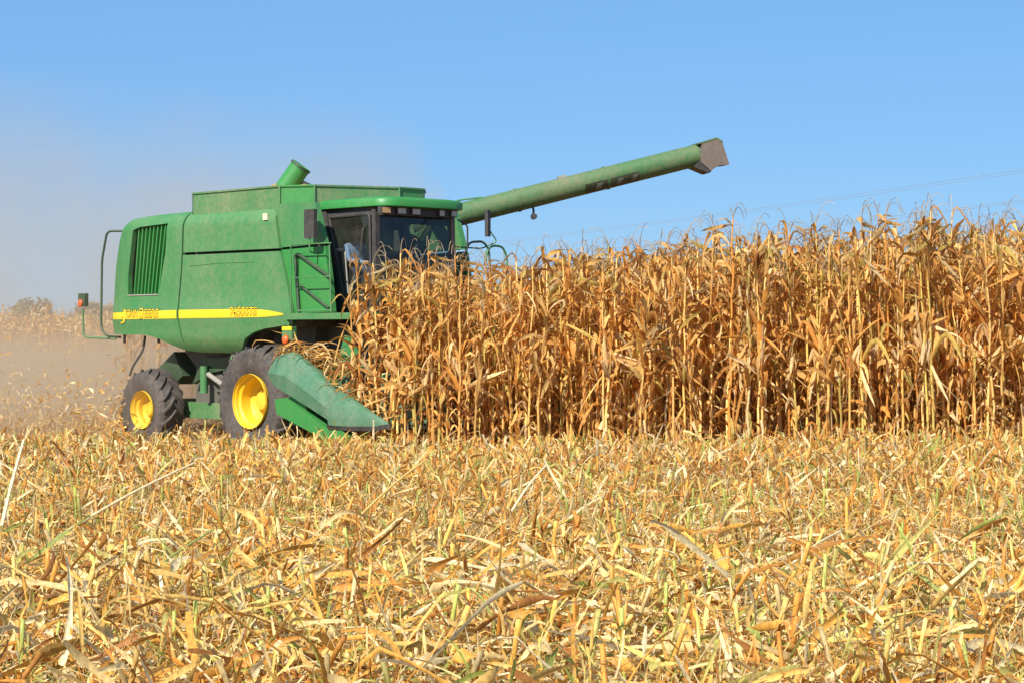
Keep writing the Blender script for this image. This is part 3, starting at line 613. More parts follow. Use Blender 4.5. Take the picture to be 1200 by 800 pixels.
# ---- corn head
hdr = empty('corn_head'); hdr.parent = comb
obj('back_frame', prism([(1.75, .55), (1.75, 1.45), (1.95, 1.5), (2.1, 1.2), (2.2, .6)], 1, -2.38, 2.38), M['green'], hdr, bev=.02)
obj('cross_auger', tube([(2.25, -2.3, .95), (2.25, 2.3, .95)], .16, 14), M['steel'], hdr)
def snout(vc, end=False):
    wi = .17 if not end else .19; o_ = -1
    S = [(1.36, 1.26, 1.50, .85), (1.5, 1.16, 1.64, 1.0), (1.83, 1.04, 1.69, 1.0), (2.4, .83, 1.40, .95), (2.86, .64, 1.08, .82)]
    if not end: S = [(1.9, .9, 1.55, .8), (2.1, .82, 1.58, 1.0), (2.6, .65, 1.33, .9), (2.93, .53, 1.10, .75)]
    def sec(u, lo, hi, k, wd): mid = lo+(hi-lo)*.42; return [(u, vc-wd*k*.78, lo), (u, vc-wd*k, mid), (u, vc-wd*k*.66, hi-.05*k), (u, vc-wd*k*.2, hi), (u, vc+wd*k*.4, hi-.01), (u, vc+wd*k, mid), (u, vc+wd*k*.9, lo)]
    sn = obj('snout', add_loft(B(), [sec(*s, wi) for s in S]), M['green_grey'], hdr, smooth=18, bev=.008)
    T = [(2.84, .60, 1.10, .94), (2.90, .585, 1.115, .98), (3.02, .58, 1.08, .96), (3.35, .58, .95, .70), (3.72, .59, .80, .40), (4.02, .61, .68, .13), (4.08, .63, .66, .03)]
    obj('snout_tip', add_loft(B(), [sec(*s, wi*1.04) for s in T]), M['green_grey'], sn, smooth=40)
    obj('wear_skid', add_loft(B(), [[(u, vc-w_, z), (u, vc+w_, z), (u, vc+w_*.8, z-.07), (u, vc-w_*.8, z-.07)] for u, w_, z in ((2.8, .15, .595), (3.3, .12, .58), (3.8, .05, .60), (4.13, .012, .64))]), M['black'], sn)
    return sn
sn = snout(-2.34, True)
bm = B(); bmesh.ops.create_uvsphere(bm, u_segments=12, v_segments=8, radius=.035, matrix=Matrix.Translation((1.62, -2.495, 1.44)) @ Matrix.Diagonal((1, .4, 1, 1)))
obj('bolt', bm, M['steel'], sn)
for k in range(1, 6): snout(-2.31+.76*k+.02)
snout(2.31, True)
fr = obj('row_unit_frame', prism([(1.45, .95), (1.5, .72), (2.9, .30), (3.25, .42), (3.1, .52), (2.7, .56), (1.75, .98)], 1, -2.44, -2.28), M['green_clean'], hdr, bev=.01)
for k in range(6):
    vv = -2.31+.38+.76*k
    bx = obj('row_unit', prism([(2.0, .5), (2.0, .95), (3.2, .62), (3.2, .45)], 1, vv-.2, vv-.09), M['dark_green'], hdr); add = obj('row_unit', prism([(2.0, .5), (2.0, .95), (3.2, .62), (3.2, .45)], 1, vv+.09, vv+.2), M['dark_green'], hdr)
obj('shield', prism([(1.95, 1.5), (2.12, 1.95), (2.2, 1.93), (2.6, 1.42), (2.5, 1.35)], 1, -1.58, -1.50), M['green'], hdr, bev=.01)
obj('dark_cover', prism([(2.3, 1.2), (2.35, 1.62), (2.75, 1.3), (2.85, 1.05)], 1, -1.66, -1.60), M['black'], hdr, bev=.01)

# ================================================================== corn
def make_plant(H=3.0, hi=True):
    """one dry corn plant: stalk, leaves, ear, tassel; returns name -> (V,F,C)"""
    S = 9; z = np.linspace(0, 1, S+1); lean = rng.normal(size=2)*.10; wob = rng.normal(size=(S+1, 2))*.012
    top = H*(.86+.05*rng.normal())
    P = np.stack([lean[0]*z**1.5+wob[:, 0], lean[1]*z**1.5+wob[:, 1], z*top], -1)[None]
    rad = (.0205-.012*z)[None]*(1+.12*(np.arange(S+1) % 2))[None]
    sc_ = pick(PAL_CORN, [3, 2, 1, 3, 1.5, 3, .3], 1)
    V, F, _ = ntubes(P, rad, 6 if hi else 4); out = {'stalk': (V, F, np.tile(sc_, (len(V), 1)))}
    n = rng.integers(25, 31) if hi else 17
    hz = np.sort(rng.uniform(.05, 1.0, n)); hz[-5:] = rng.uniform(.80, .99, 5)
    def pos(h): return np.stack([np.interp(h, z, P[0, :, i]) for i in range(3)], -1)
    base = pos(hz); plane = rng.uniform(0, 2*np.pi); az = plane+np.pi*(np.arange(n) % 2)+rng.normal(size=n)*.6
    el = rng.uniform(R(55), R(82), n); L = rng.uniform(.45, .85, n)*np.where(hz < .33, .55, 1)*H/3; W = rng.uniform(.045, .09, n)*(1.1-.25*hz)*np.where(hz < .33, .72, 1)
    up_ = (hz > .55) & (rng.random(n) < .42); stiff = rng.random(n) < .42
    bend = np.where(up_, rng.uniform(.1, .7, n), rng.uniform(.6, 1.7, n)); fp = rng.uniform(.12, .6, n)
    fa = np.where(up_, rng.uniform(.2, 1.6, n), rng.uniform(1.2, 2.4, n)); L = np.where(up_, L*.7, L); L = np.where(hz > .9, L*.72, L)
    bend = np.where(stiff, rng.uniform(-.1, .5, n), bend); el = np.where(stiff, np.where(hz > .8, rng.uniform(-1.1, .8, n), np.where(hz < .33, rng.uniform(-1.5, .3, n), rng.uniform(-1.1, 1.3, n))), el); fp = np.where(stiff, rng.uniform(.4, .95, n), fp)
    fa = np.where(stiff, rng.uniform(-.3, 1.0, n), fa)
    V, F, i = strips(base, az, el, L, W, bend, fp, fa, rng.uniform(-.6, .6, n), rng.uniform(-2.8, 2.8, n), 10 if hi else 5, .26, .2, .9)
    out['leaves'] = (V, F, pick(PAL_CORN, [4, 3.6, 1.8, 4, 2.6, 1.3, .9], n)[i])
    # ear in its husk: fat spindle plus loose husk strips
    h = rng.uniform(.36, .5); b = pos(np.array([h]))[0]; a = rng.uniform(0, 2*np.pi); e = rng.choice([R(70), R(50), R(-60)]); d = np.array([math.cos(e)*math.cos(a), math.cos(e)*math.sin(a), math.sin(e)])
    tt = np.linspace(0, 1, 7); path = (b+d*.02)[None, None]+d[None, None]*(tt*.30)[None, :, None]; rr_ = .034*np.sin(np.pi*(tt*.86+.1))**.6
    rr_[-1] = .006; V1, F1, _ = ntubes(path, rr_[None], 7 if hi else 5); ec = pick(PAL_CORN, [1, 0, 0, 3, 5, 1, 0], 1)
    V2, F2, i2 = strips(np.tile(b, (3, 1)), a+rng.normal(size=3)*.5, e+rng.normal(size=3)*.2, rng.uniform(.22, .36, 3), rng.uniform(.03, .055, 3), rng.uniform(0, .6, 3), np.full(3, .5), rng.uniform(0, .8, 3), rng.uniform(-1, 1, 3), rng.uniform(-1, 1, 3), 5, .25, .1)
    out['ear'] = (np.concatenate([V1, V2]), np.concatenate([F1, F2+len(V1)]), np.concatenate([np.tile(ec, (len(V1), 1)), pick(PAL_CORN, [1, 0, 0, 3, 5, 1, 0], 3)[i2]]))
    # tassel: thin arching branches
    nb = rng.integers(1, 4) if hi else 1; bt = pos(np.array([1.0]))[0]; s = np.linspace(0, 1, 8); paths = []
    for k in range(nb):
        a = rng.uniform(0, 2*np.pi); ln = rng.uniform(.25, .42) if k else .5; out_ = rng.uniform(.25, .9); dr = rng.uniform(.35, 1.05)
        paths.append(np.stack([bt[0]+math.cos(a)*ln*out_*s**1.4, bt[1]+math.sin(a)*ln*out_*s**1.4, bt[2]+ln*(s-dr*s**3)], -1))
    paths = np.array(paths); V, F, i = ntubes(paths, np.tile(np.linspace(.0055, .0035, 8), (nb, 1)), 3); out['tassel'] = (V, F, np.tile(np.array([[.42, .31, .18]]), (len(V), 1)))
    return out
hi_var = [make_plant(3.0, True) for _ in range(16)]; lo_var = [make_plant(3.0, False) for _ in range(10)]
hi_me = [{k: npmesh([v]) for k, v in p.items()} for p in hi_var]
for p in hi_me:
    for k, me in p.items(): me.materials.append(M['leaf'] if k in ('leaves', 'ear') else M['stalk'])
# plant positions: rows follow the machine's heading, ending at a headland face parallel to the picture
FACE = 29.7
def face_y(x): return FACE-.055*np.clip(x, -3, 12)
rows = []
for vr in np.arange(-1.93, 34, .76):
    for uu in np.arange(-30, 30, .132):
        u = uu+rng.normal()*.03; v = vr+rng.normal()*.04
        X = OX+u*HX+v*LX; Y = OY+u*HY+v*LY
        if Y < face_y(X)+rng.normal()*.12: continue
        if v < 2.4 and u < (2.82 if v < -1.2 else 2.95): continue            # already cut by the header
        if v >= 2.4 and u < 2.3-0.0 and v < 3.1: continue
        if Y > 46 or X > 24: continue
        rows.append((X, Y, u, v))
rows = np.array(rows)
def plant_h(x, px): return np.interp(px, [400, 450, 530, 560, 600, 660, 800, 900, 1000, 1200, 1400], [3.2, 3.32, 3.22, 3.08, 3.12, 3.3, 3.38, 3.46, 3.56, 3.70, 3.72])
px_ = 600+FPX*rows[:, 0]/rows[:, 1]; vis = (px_ > 330) & (px_ < 1215)
# the 300 that show largest: nearest visible
dist = rows[:, 1]+np.where(vis, 0, 1000)-np.where((px_ < 500), .6, 0); order = np.argsort(dist); ind = order[:300]; rest = order[300:]
print('corn plants', len(rows), 'depth of individual', rows[ind, 1].max())
GRP = 'dry corn plants standing in the nearest rows'
def zone(px, near):
    a = 'in front of the combine cab' if px < 545 else 'below the raised unloading auger' if px < 860 else 'at the right of the stand'
    return ('golden corn plant on the open edge, ' if near else 'golden corn plant just inside the stand, ')+a
for i in ind:
    x, y, u, v = rows[i]; near = y < face_y(x)+.9
    H = plant_h(x, px_[i])*(1+.035*rng.normal()); zs = H/3.0
    k = rng.integers(len(hi_me)); a = rng.uniform(0, 2*np.pi)
    e = empty('corn_plant', (x, y, float(gz(x, y))-.01), a); e.scale = (1+.08*rng.normal(), 1+.08*rng.normal(), zs)
    lab = zone(px_[i], near); tag(e, lab, 'corn plant', GRP)
    for nm, me in hi_me[k].items(): link(nm, me, None, e)
def merged(name, pts, variants, heights, label, cat, jit=.2):
    parts = []; parts2 = []
    for j, (x, y) in enumerate(pts):
        p = variants[rng.integers(len(variants))]; a = rng.uniform(0, 2*np.pi); ca, sa = math.cos(a), math.sin(a); zs = heights[j]/3.0; cc = 1+jit*rng.uniform(-1, 1)
        for nm, (V, F, C) in p.items():
            W_ = np.stack([V[:, 0]*ca-V[:, 1]*sa+x, V[:, 0]*sa+V[:, 1]*ca+y, V[:, 2]*zs+float(gz(x, y))-.01], -1)
            parts.append((W_, F, C*cc))
    o = link(name, npmesh(parts), M['leaf']); o.data.materials.clear(); o.data.materials.append(M['litter']); tag(o, label, cat, None, 'stuff'); return o
rr = rows[rest]; keep = (rr[:, 1] < 40)|(rng.random(len(rr)) < .4); rr = rr[keep]
hR = plant_h(rr[:, 0], 600+FPX*rr[:, 0]/rr[:, 1])*(1+.035*rng.normal(size=len(rr)))
merged('standing_corn', rr[:, :2], hi_var[:6]+lo_var, hR, 'mass of dry golden corn standing behind the nearest rows and beside the combine', 'corn')
# far field behind the dust, left
ff = []
for yy in np.arange(66, 84, .8):
    for xx in np.arange(-34, 30, .24): ff.append((xx+rng.normal()*.06, yy+rng.normal()*.06))
ff = np.array(ff); ff = ff[(rng.random(len(ff)) < .62)]
def tiny():
    p = make_plant(3.0, False); p.pop('ear'); return p
merged('distant_corn', ff, [tiny() for _ in range(8)], 2.95+.15*rng.normal(size=len(ff)), 'far field of pale dry corn fading into dust behind the combine', 'corn')

# ================================================================== stubble and litter
def area_pts(n, y0, y1, margin=1.6, pw=1.0, cond=None):
    y = y0+(y1-y0)*rng.random(n)**pw; x = (rng.random(n)*2-1)*(.25*y+margin); return x, y
def clear(x, y):      # not inside standing corn
    u = (x-OX)*HX+(y-OY)*HY; v = (x-OX)*LX+(y-OY)*LY
    return ~((y > face_y(x)-.05) & (((v > -2.2) & (u > 3.0)) | (v > 2.5)))
lit = []
def furrow(x, y): return np.exp(-((y-15.5-.25*np.sin(x*.8))/.5)**2)*np.clip((x+3.2)/1.5, 0, 1)
def litter(n, y0, y1, L, W, el, z, pal, S=5, cup=.2, prof='shred', pw=1.0, bend=(-.4, 1.2), fam=1.5, clump=True, rows=False, fold=.45):
    x, y = area_pts(n, y0, y1, pw=pw); k = clear(x, y)
    if clump:
        nn = np.sin(x*1.9+y*1.3)*np.sin(y*2.3-x*.7)+.6*np.sin(x*4.7+1)*np.sin(y*5.1); big = np.sin(x*.83+2*np.sin(y*.37))*np.sin(y*1.21+1.5*np.sin(x*.5)); k &= rng.random(n) < np.clip(.62+.55*nn+.35*big, .07, 1)*(1-.85*furrow(x, y))
        if rows: k &= rng.random(n) < .25+.75*np.exp(-((((y-9.9+.38) % .76)-.38)/.15)**2)
    x, y = x[k], y[k]; n = len(x)
    zz = gz(x, y)+rng.uniform(*z, n); base = np.stack([x, y, zz], -1)
    l = rng.uniform(*L, n)*np.exp((.25*rng.normal(size=n)).clip(-.6, .25)); w_ = rng.uniform(*W, n)
    fo = rng.random(n) < fold
    V, F, i = strips(base, rng.uniform(0, 2*np.pi, n), rng.uniform(*el, n), l, w_, rng.uniform(*bend, n), rng.uniform(.2, .8, n), np.where(fo, rng.uniform(.3, fam, n), 0), rng.uniform(-1.5, 1.5, n), rng.uniform(-3, 3, n), S, cup, .30, 1.0, prof)
    V[:, 2] = np.maximum(V[:, 2], gz(V[:, 0], V[:, 1])+.004)
    lit.append((V, F, pick(PAL_LIT, pal, n)[i]))
P1 = [3, 3.2, 3.2, 2.9, 1.9, 2.6, .9, 3.0]; P2 = [3.6, 2.6, 3.8, 2.0, 2.8, 2.6, 1.9, 1.5]; P3 = [3.2, 2.2, 4.0, 1.6, 2.0, 4.0, 1.0, 1.1]
# flat mat
litter(46000, 9.5, 31, (.12, .50), (.008, .028), (-.1, .5), (.01, .12), P1, 4, pw=1.25, bend=(-.2, .5), fold=.3)
# loose upper layer
litter(15000, 9.5, 31, (.10, .46), (.008, .030), (-.2, .9), (.08, .26), P3, 5, pw=1.2, bend=(-.3, .7), fold=.35)
# upright torn leaves
litter(26000, 9.5, 31, (.16, .42), (.008, .028), (1.0, 1.55), (.0, .12), P2, 5, pw=1.15, bend=(-.2, .6), fam=1.2, rows=True, fold=.3)
# finer far trash and under the machine
litter(8000, 22, 31, (.2, .42), (.015, .04), (.5, 1.4), (.05, .2), P1, 5, clump=False)
litter(16000, 24, 50, (.12, .34), (.02, .05), (.1, 1.4), (.0, .25), P1, 4, clump=False)
# thin fibres
litter(16000, 9.5, 30, (.12, .45), (.003, .008), (-.2, 1.3), (.05, .26), P3, 5)
# small chopped fragments
litter(40000, 9.5, 28, (.03, .12), (.005, .02), (-.6, 1.5), (.03, .26), P3, 2, pw=1.3)
# long broad torn leaves and husks in tangles near the viewer
litter(2600, 9.5, 17.5, (.30, .70), (.022, .052), (-.1, .7), (.05, .30), [4, 4, 3, 2.5, 1.5, 2.5, .5, 1.5], 7, .3, fold=.35, bend=(-.2, .8))
litter(900, 9.5, 16, (.14, .26), (.05, .08), (-.1, .8), (.08, .3), [3, 2, 4, 1, .5, 3, .1, .3], 6, .35, 'leaf', fam=1.2)
# papery husks, broader
litter(2600, 9.5, 30, (.12, .28), (.03, .065), (-.1, .8), (.05, .28), [2, 1, 4, .6, .5, 4, .1, .1], 5, .35, 'leaf', 1.2)
tag(link('crop_litter', npmesh(lit), M['litter']), 'thick mat of shredded straw coloured corn leaves and husks covering the cut field', 'crop litter', None, 'stuff')
# cut stalks in rows parallel to the headland
def stub_variant():
    h = rng.uniform(.20, .48); S = 4; s = np.linspace(0, 1, S+1); ln = rng.normal(size=2)*.13
    P = np.stack([ln[0]*s, ln[1]*s, h*s], -1)[None]; c = pick(PAL_LIT, [3, 6, .8, 4, 3, .2, 2.0, 1.4], 1)
    V, F, _ = ntubes(P, (np.array([.014, .0125, .0135, .012, .0125])*rng.uniform(.85, 1.25))[None], 7)
    n0 = len(V); Ft = np.array([[n0-7+(0), n0-7+1, n0-7+2, n0-7+3], [n0-7+0, n0-7+3, n0-7+4, n0-7+5], [n0-7, n0-7+5, n0-7+6, n0-7+6]])[:2]
    n = rng.integers(3, 7); hz = rng.uniform(0, .5, n)*h
    V2, F2, i2 = strips(np.stack([ln[0]*hz/h, ln[1]*hz/h, hz], -1), rng.uniform(0, 6.28, n), rng.uniform(1.15, 1.55, n), rng.uniform(.14, .36, n), rng.uniform(.012, .034, n), rng.uniform(-.1, .8, n), rng.uniform(.3, .8, n), rng.uniform(0, 1.8, n), rng.uniform(-.5, .5, n), rng.uniform(-1.5, 1.5, n), 6, .3, .12)
    C = np.concatenate([np.tile(c, (len(V), 1)), pick(PAL_LIT, P2, n)[i2]]); C[:n0][V[:, 2] < .06] *= np.array([.8, 1.0, .7])
    return {'s': (np.concatenate([V, V2]), np.concatenate([F, Ft, F2+n0]), C)}
sv_ = [stub_variant() for _ in range(24)]; sme = []
for s in sv_:
    me = npmesh([s['s']]); me.materials.append(M['stalk']); sme.append(me)
pts = []
for k, yr in enumerate(np.arange(9.9, 30.0, .76)):
    xw = .25*yr+1.8
    for x in np.arange(-xw, xw, .17):
        xx, yy = x+rng.normal()*.05, yr+rng.normal()*.07
        if clear(np.array([xx]), np.array([yy]))[0] and rng.random() < .93: pts.append((xx, yy))
pts = np.array(pts); inview = np.abs(pts[:, 0]) < .252*pts[:, 1]
od = np.argsort(pts[:, 1]+np.where(inview & (pts[:, 1] > 10.6), 0, 1000)); fi, re_ = od[:300], od[300:]
print('stubble', len(pts), 'individual to', pts[fi, 1].max())
ri = np.round((pts[fi, 1]-9.9)/.76)
for j, i in enumerate(fi):
    x, y = pts[i]; o = link('cut_stalk', sme[rng.integers(len(sme))]); o.location = (x, y, float(gz(x, y))-.02); o.rotation_euler = (0, 0, rng.uniform(0, 6.28)); s_ = rng.uniform(.85, 1.15); o.scale = (s_, s_, s_)
    q = x/(.25*y); wh_ = 'left' if q < -.33 else 'right' if q > .33 else 'middle'
    tag(o, 'short upright cut corn stalk with torn leaf sheath, %s of the foreground' % wh_, 'cut stalk', 'cut corn stalks in the foreground stubble')
pb = []
for i in re_:
    x, y = pts[i]; V, F, C = sv_[rng.integers(len(sv_))]['s']; a = rng.uniform(0, 6.28); ca, sa = math.cos(a), math.sin(a)
    pb.append((np.stack([V[:, 0]*ca-V[:, 1]*sa+x, V[:, 0]*sa+V[:, 1]*ca+y, V[:, 2]+float(gz(x, y))-.02], -1), F, C*(1+.2*rng.uniform(-1, 1))))
tag(link('corn_stubble', npmesh(pb), M['litter']), 'rows of short cut corn stalks standing through the litter towards the uncut corn', 'stubble', None, 'stuff')
# long fallen stalks that stand out in the foreground: (x0,y0,x1,y1, distance, label, green)
def fallen(pa, pb_, D0, D1, r, name, lab, pal, sag=.03):
    a, b = Vector(at(*pa, D0)), Vector(at(*pb_, D1)); S = 7
    P = [a.lerp(b, k/S)+Vector((0, 0, sag*math.sin(k/S*math.pi))) for k in range(S+1)]
    for q in P: q.z = max(q.z, float(gz(q.x, q.y))+.02)
    bm = B(); add_tube(bm, P, [r*(1-.35*k/S)*(1+.12*(k % 2)) for k in range(S+1)], 7)
    me = fin(bm); ca = me.color_attributes.new('col', 'FLOAT_COLOR', 'POINT'); c = pal
    ca.data.foreach_set('color', np.tile(np.array([*c, 1], np.float32), len(me.vertices)))
    o = link(name, me, M['stalk']); d = (b-a)
    tag(o, lab, 'corn stalk', 'long broken stalks lying over the stubble'); return o
PALE, GOLD, GRN = (.78, .62, .34), (.66, .42, .12), (.45, .47, .12)
fallen((78, 622), (228, 542), 17.5, 18.3, .013, 'broken_stalk', 'long pale stalk slanting up to the right in the left part of the stubble', PALE)
fallen((2, 616), (28, 515), 17.5, 18.2, .016, 'broken_stalk', 'pale bent stalk rising at the left edge of the stubble', PALE)
fallen((418, 608), (500, 538), 18.0, 18.6, .013, 'broken_stalk', 'thin golden stalk leaning up to the right left of centre', GOLD)
fallen((30, 690), (120, 650), 14.3, 14.8, .014, 'broken_stalk', 'golden stalk lying flat at the lower left of the field', GOLD)
fallen((130, 708), (250, 620), 14.2, 15.2, .011, 'broken_stalk', 'green and yellow stalk leaning in the lower left stubble', GRN)
fallen((430, 720), (500, 640), 13.2, 14.2, .013, 'broken_stalk', 'golden stalk leaning up to the right below the middle of the field', GOLD)
fallen((690, 640), (740, 700), 14.6, 13.6, .017, 'broken_stalk', 'thick golden stalk leaning down to the right right of centre', GOLD)
fallen((740, 700), (800, 706), 13.6, 13.4, .010, 'broken_stalk', 'thin greenish stalk lying flat right of centre', GRN)
fallen((905, 706), (1035, 800), 13.2, 11.6, .015, 'broken_stalk', 'long cream stalk running down to the right in the lower right foreground', PALE)
fallen((1000, 690), (1115, 662), 13.6, 14.2, .013, 'broken_stalk', 'pale bowed stalk crossing the lower right stubble', PALE, .08)
fallen((820, 800), (890, 735), 11.5, 12.4, .017, 'broken_stalk', 'thick pale stalk rising at the bottom of the field right of centre', PALE)
fallen((1060, 660), (1180, 770), 14.0, 12.2, .016, 'broken_stalk', 'green tinged stalk leaning down to the right at the far lower right', GRN)
fallen((920, 668), (985, 622), 14.6, 15.6, .012, 'broken_stalk', 'thin pale stalk leaning up to the right above the leafy heap', PALE)
fallen((600, 598), (640, 545), 18.5, 19.3, .012, 'broken_stalk', 'thin pale stalk leaning up to the right near the middle of the field', PALE)
fallen((40, 738), (130, 800), 12.8, 11.6, .016, 'broken_stalk', 'golden stalk running down to the right at the bottom left corner', GOLD)
# crop debris on the header, chaff in the air
hd_ = []
def cloud_strips(n, c, spread, L, W, el, pal):
    b_ = np.array(c)+rng.normal(size=(n, 3))*np.array(spread)
    V, F, i = strips(b_, rng.uniform(0, 6.28, n), rng.uniform(*el, n), rng.uniform(*L, n), rng.uniform(*W, n), rng.uniform(-.3, 1, n), rng.uniform(.2, .8, n), rng.uniform(0, 1.2, n), rng.uniform(-1, 1, n), rng.uniform(-2, 2, n), 6, .2, .1, .4)
    return V, F, pick(PAL_CORN, pal, n)[i]
def on_m(u, v, w_): q = dl @ Vector((u, v, w_)); return tuple(q)
for (u, v, w_, n) in ((1.75, -2.15, 1.74, 60), (2.1, -1.95, 1.62, 70), (2.45, -1.93, 1.42, 60), (2.9, -1.93, 1.15, 50), (3.1, -1.95, .95, 40)):
    hd_.append(cloud_strips(n, on_m(u, v, w_), (.16, .16, .07), (.25, .6), (.015, .045), (-.6, .6), [4, 3, 1, 4, 3, 1, .3]))
tag(link('crop_debris', npmesh(hd_), M['litter']), 'loose heap of torn dry leaves and stalks lying on top of the corn head', 'crop debris', None, 'stuff')
ch = []
n = 900; Y = rng.uniform(35, 41, n); px = rng.uniform(-20, 150, n); py = 506-np.abs(rng.normal(size=n))*32
b_ = np.stack([(px-600)/FPX*Y, Y, EYE-(py-395)/FPX*Y], -1); b_[:, 2] = np.maximum(b_[:, 2], .1)
V, F, i = strips(b_, rng.uniform(0, 6.28, n), rng.uniform(-1, 1.2, n), rng.uniform(.06, .24, n), rng.uniform(.015, .06, n), rng.uniform(-1, 1, n), rng.uniform(.2, .8, n), rng.uniform(0, 1, n), rng.uniform(-1, 1, n), rng.uniform(-2, 2, n), 4, .2, .1)
tag(link('flying_chaff', npmesh([(V, F, pick(PAL_LIT, [4, 4, 3, 2, 0, 3, 0, 0], n)[i])]), M['litter']), 'chopped husks and chaff thrown out behind the combine into the dust', 'chaff', None, 'stuff')

# ================================================================== trees, power line
def leaf_cloud(n, ctrs, size, pal):
    k = rng.integers(len(ctrs), size=n); c = np.array([q[:3] for q in ctrs])[k]; r_ = np.array([q[3] for q in ctrs])[k]
    d = rng.normal(size=(n, 3)); d /= np.linalg.norm(d, axis=1, keepdims=True); b_ = c+d*(r_*rng.random(n)**.45)[:, None]*np.array([1, 1, .8])
    V, F, i = strips(b_, rng.uniform(0, 6.28, n), rng.uniform(-.8, 1, n), rng.uniform(.6, 1.3, n)*size, rng.uniform(.5, 1, n)*size, rng.uniform(0, 1, n), np.full(n, .5), np.zeros(n), rng.uniform(-1, 1, n), rng.uniform(-1, 1, n), 2, .1)
    c_ = np.array(pal)*(1+.35*rng.uniform(-1, 1, (n, 1))); return V, F, c_[i]
def tree(px, top, D, width, label, pal, lobes=14):
    x, y, z = at(px, top, D); t_ = empty('tree', (x, y, 0)); tag(t_, label, 'tree')
    bm = tube([(0, 0, -.2), (.1, 0, z*.3), (0, .1, z*.62), (.1, 0, z*.85)], [z*.035, z*.028, z*.02, z*.008], 8)
    for k in range(6):
        a = k*1.05; add_tube(bm, [(0, 0, z*(.32+.06*k)), (math.cos(a)*width*.22, math.sin(a)*width*.22, z*(.5+.05*k)), (math.cos(a)*width*.38, math.sin(a)*width*.38, z*(.58+.05*k))], [z*.012, z*.008, z*.003], 5)
    obj('trunk', bm, M['wood'], t_)
    ct = [(rng.normal()*width*.24, rng.normal()*width*.24, z*rng.uniform(.45, .86), width*rng.uniform(.1, .19)) for _ in range(lobes)]+[(0, 0, z*.86, width*.12)]
    link('crown', npmesh([leaf_cloud(2600, ct, .26*D/120, pal)]), M['foliage'], t_)
tree(682, 288, 120, 4.5, 'green leafy tree whose top shows just above the corn below the auger', (.10, .14, .045))
tree(52, 348, 190, 6.5, 'hazy rounded tree on the skyline at the far left', (.3, .28, .2))  # pale crown colour stands in for haze
tree(110, 351, 200, 5, 'small hazy tree on the skyline beside the rear warning lamp', (.3, .28, .2))  # haze put into the crown colour here too
wl = [leaf_cloud(9000, [(x, 230+rng.uniform(-4, 4), rng.uniform(1, 3.6), 2.0) for x in np.arange(-75, 60, 1.6)], .8, (.32, .30, .23))]  # foliage colour lightened in place of haze in the air
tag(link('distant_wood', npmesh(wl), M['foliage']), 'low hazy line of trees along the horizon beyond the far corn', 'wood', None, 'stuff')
def pole(x, y, h, lab):
    t_ = empty('utility_pole', (x, y, 0)); tag(t_, lab, 'utility pole', 'poles of the power line')
    obj('post', tube([(0, 0, -.3), (0, 0, h)], [.16, .11], 10), M['wood'], t_)
    for z in (h-.3, h-1.5):
        obj('crossarm', box((-.06, -1.1, z-.06), (.06, 1.1, z+.06), Matrix.Rotation(0, 4, 'Z')), M['wood'], t_)
PA, PB = (29.6, 58.0), (-22.0, 190.0)
pole(*PA, 9.2, 'wooden utility pole carrying the power line to the right of the field'); pole(*PB, 9.2, 'wooden utility pole carrying the power line far behind the combine')
for k, (z, off, lab) in enumerate(((9.0, -1, 'thin power line wire, uppermost'), (9.0, 1, 'thin power line wire, second from top'), (7.8, -1, 'thin power line wire, third from top'), (7.8, 1, 'thin power line wire, lowest'))):
    pts_ = [(PA[0]+(PB[0]-PA[0])*q+off*.1, PA[1]+(PB[1]-PA[1])*q+off, z-3.2*q*(1-q)*1.0) for q in np.linspace(0, 1, 40)]
    tag(obj('power_line', tube(pts_, .0075, 5), M['cable']), lab+' of four crossing the sky above the corn', 'power line', 'power line wires')

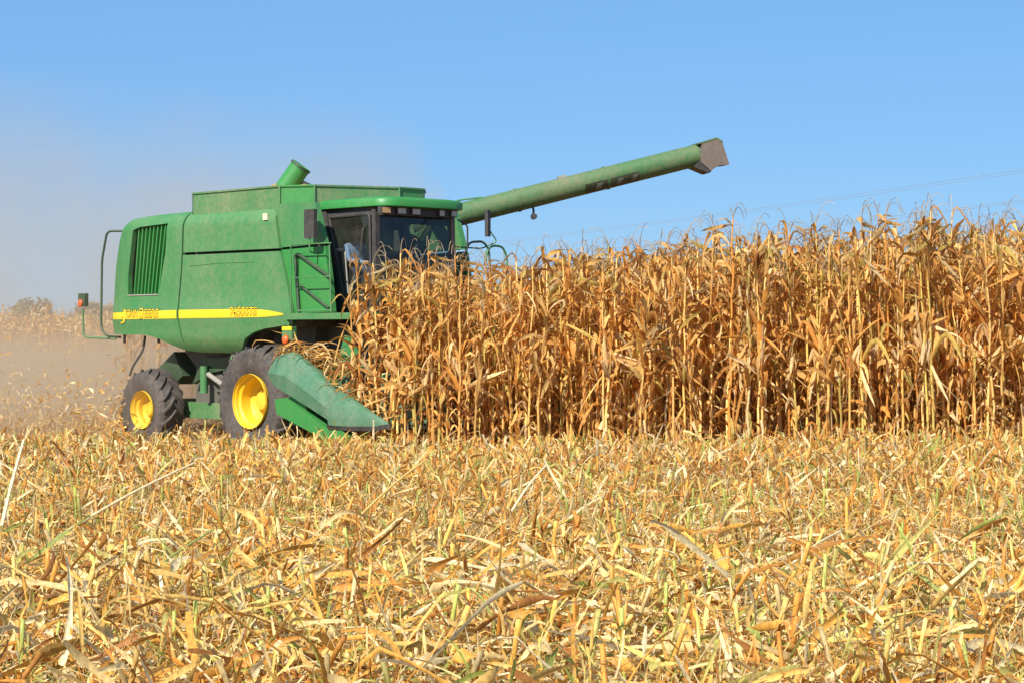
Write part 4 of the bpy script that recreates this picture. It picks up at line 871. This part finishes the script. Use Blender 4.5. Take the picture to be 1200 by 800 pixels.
# ================================================================== dust
def dust():
    lo, hi = (-34, 33.6, -.3), (-2.0, 64, 6.5)
    m, t, p = mat('dust'); o = t.nodes['Material Output']; t.nodes.remove(p)
    pv = N(t, 'ShaderNodeVolumePrincipled'); pv.inputs['Color'].default_value = (.86, .67, .46, 1); pv.inputs['Anisotropy'].default_value = .1
    g = N(t, 'ShaderNodeNewGeometry'); sp = N(t, 'ShaderNodeSeparateXYZ'); t.links.new(g.outputs['Position'], sp.inputs[0])
    nz = N(t, 'ShaderNodeTexNoise'); t.links.new(g.outputs['Position'], nz.inputs['Vector']); nz.inputs['Scale'].default_value = .38; nz.inputs['Detail'].default_value = 3
    def mr(s, a, b, c, d):
        n_ = N(t, 'ShaderNodeMapRange', interpolation_type='SMOOTHSTEP'); t.links.new(s, n_.inputs[0])
        for i, v_ in enumerate((a, b, c, d)): n_.inputs[i+1].default_value = v_
        return n_.outputs[0]
    def mul(a, b):
        n_ = N(t, 'ShaderNodeMath', operation='MULTIPLY'); t.links.new(a, n_.inputs[0])
        if isinstance(b, float): n_.inputs[1].default_value = b
        else: t.links.new(b, n_.inputs[1])
        return n_.outputs[0]
    def add_(a, b): n_ = N(t, 'ShaderNodeMath', operation='ADD'); t.links.new(a, n_.inputs[0]); t.links.new(b, n_.inputs[1]); return n_.outputs[0]
    low = mr(sp.outputs[2], .3, 2.3, 1.0, 0.08); high = mr(sp.outputs[2], 1.5, 6.2, .042, 0.0)
    # distance behind the machine: along -heading
    vx = N(t, 'ShaderNodeVectorMath', operation='DOT_PRODUCT'); t.links.new(g.outputs['Position'], vx.inputs[0]); vx.inputs[1].default_value = (HX, HY, 0)
    u0 = OX*HX+OY*HY; back = mr(vx.outputs['Value'], u0-4.4, u0-2.4, 1.0, 0.0)
    den = mul(mul(add_(mul(low, mr(nz.outputs['Fac'], .35, .65, .25, 1.5)), high), back), .27)
    t.links.new(den, pv.inputs['Density']); t.links.new(pv.outputs[0], o.inputs['Volume'])
    ob = obj('dust_cloud', box(lo, hi), m, smooth=0); tag(ob, 'drifting cloud of brown dust hanging behind the combine', 'dust', None, 'stuff')
dust()
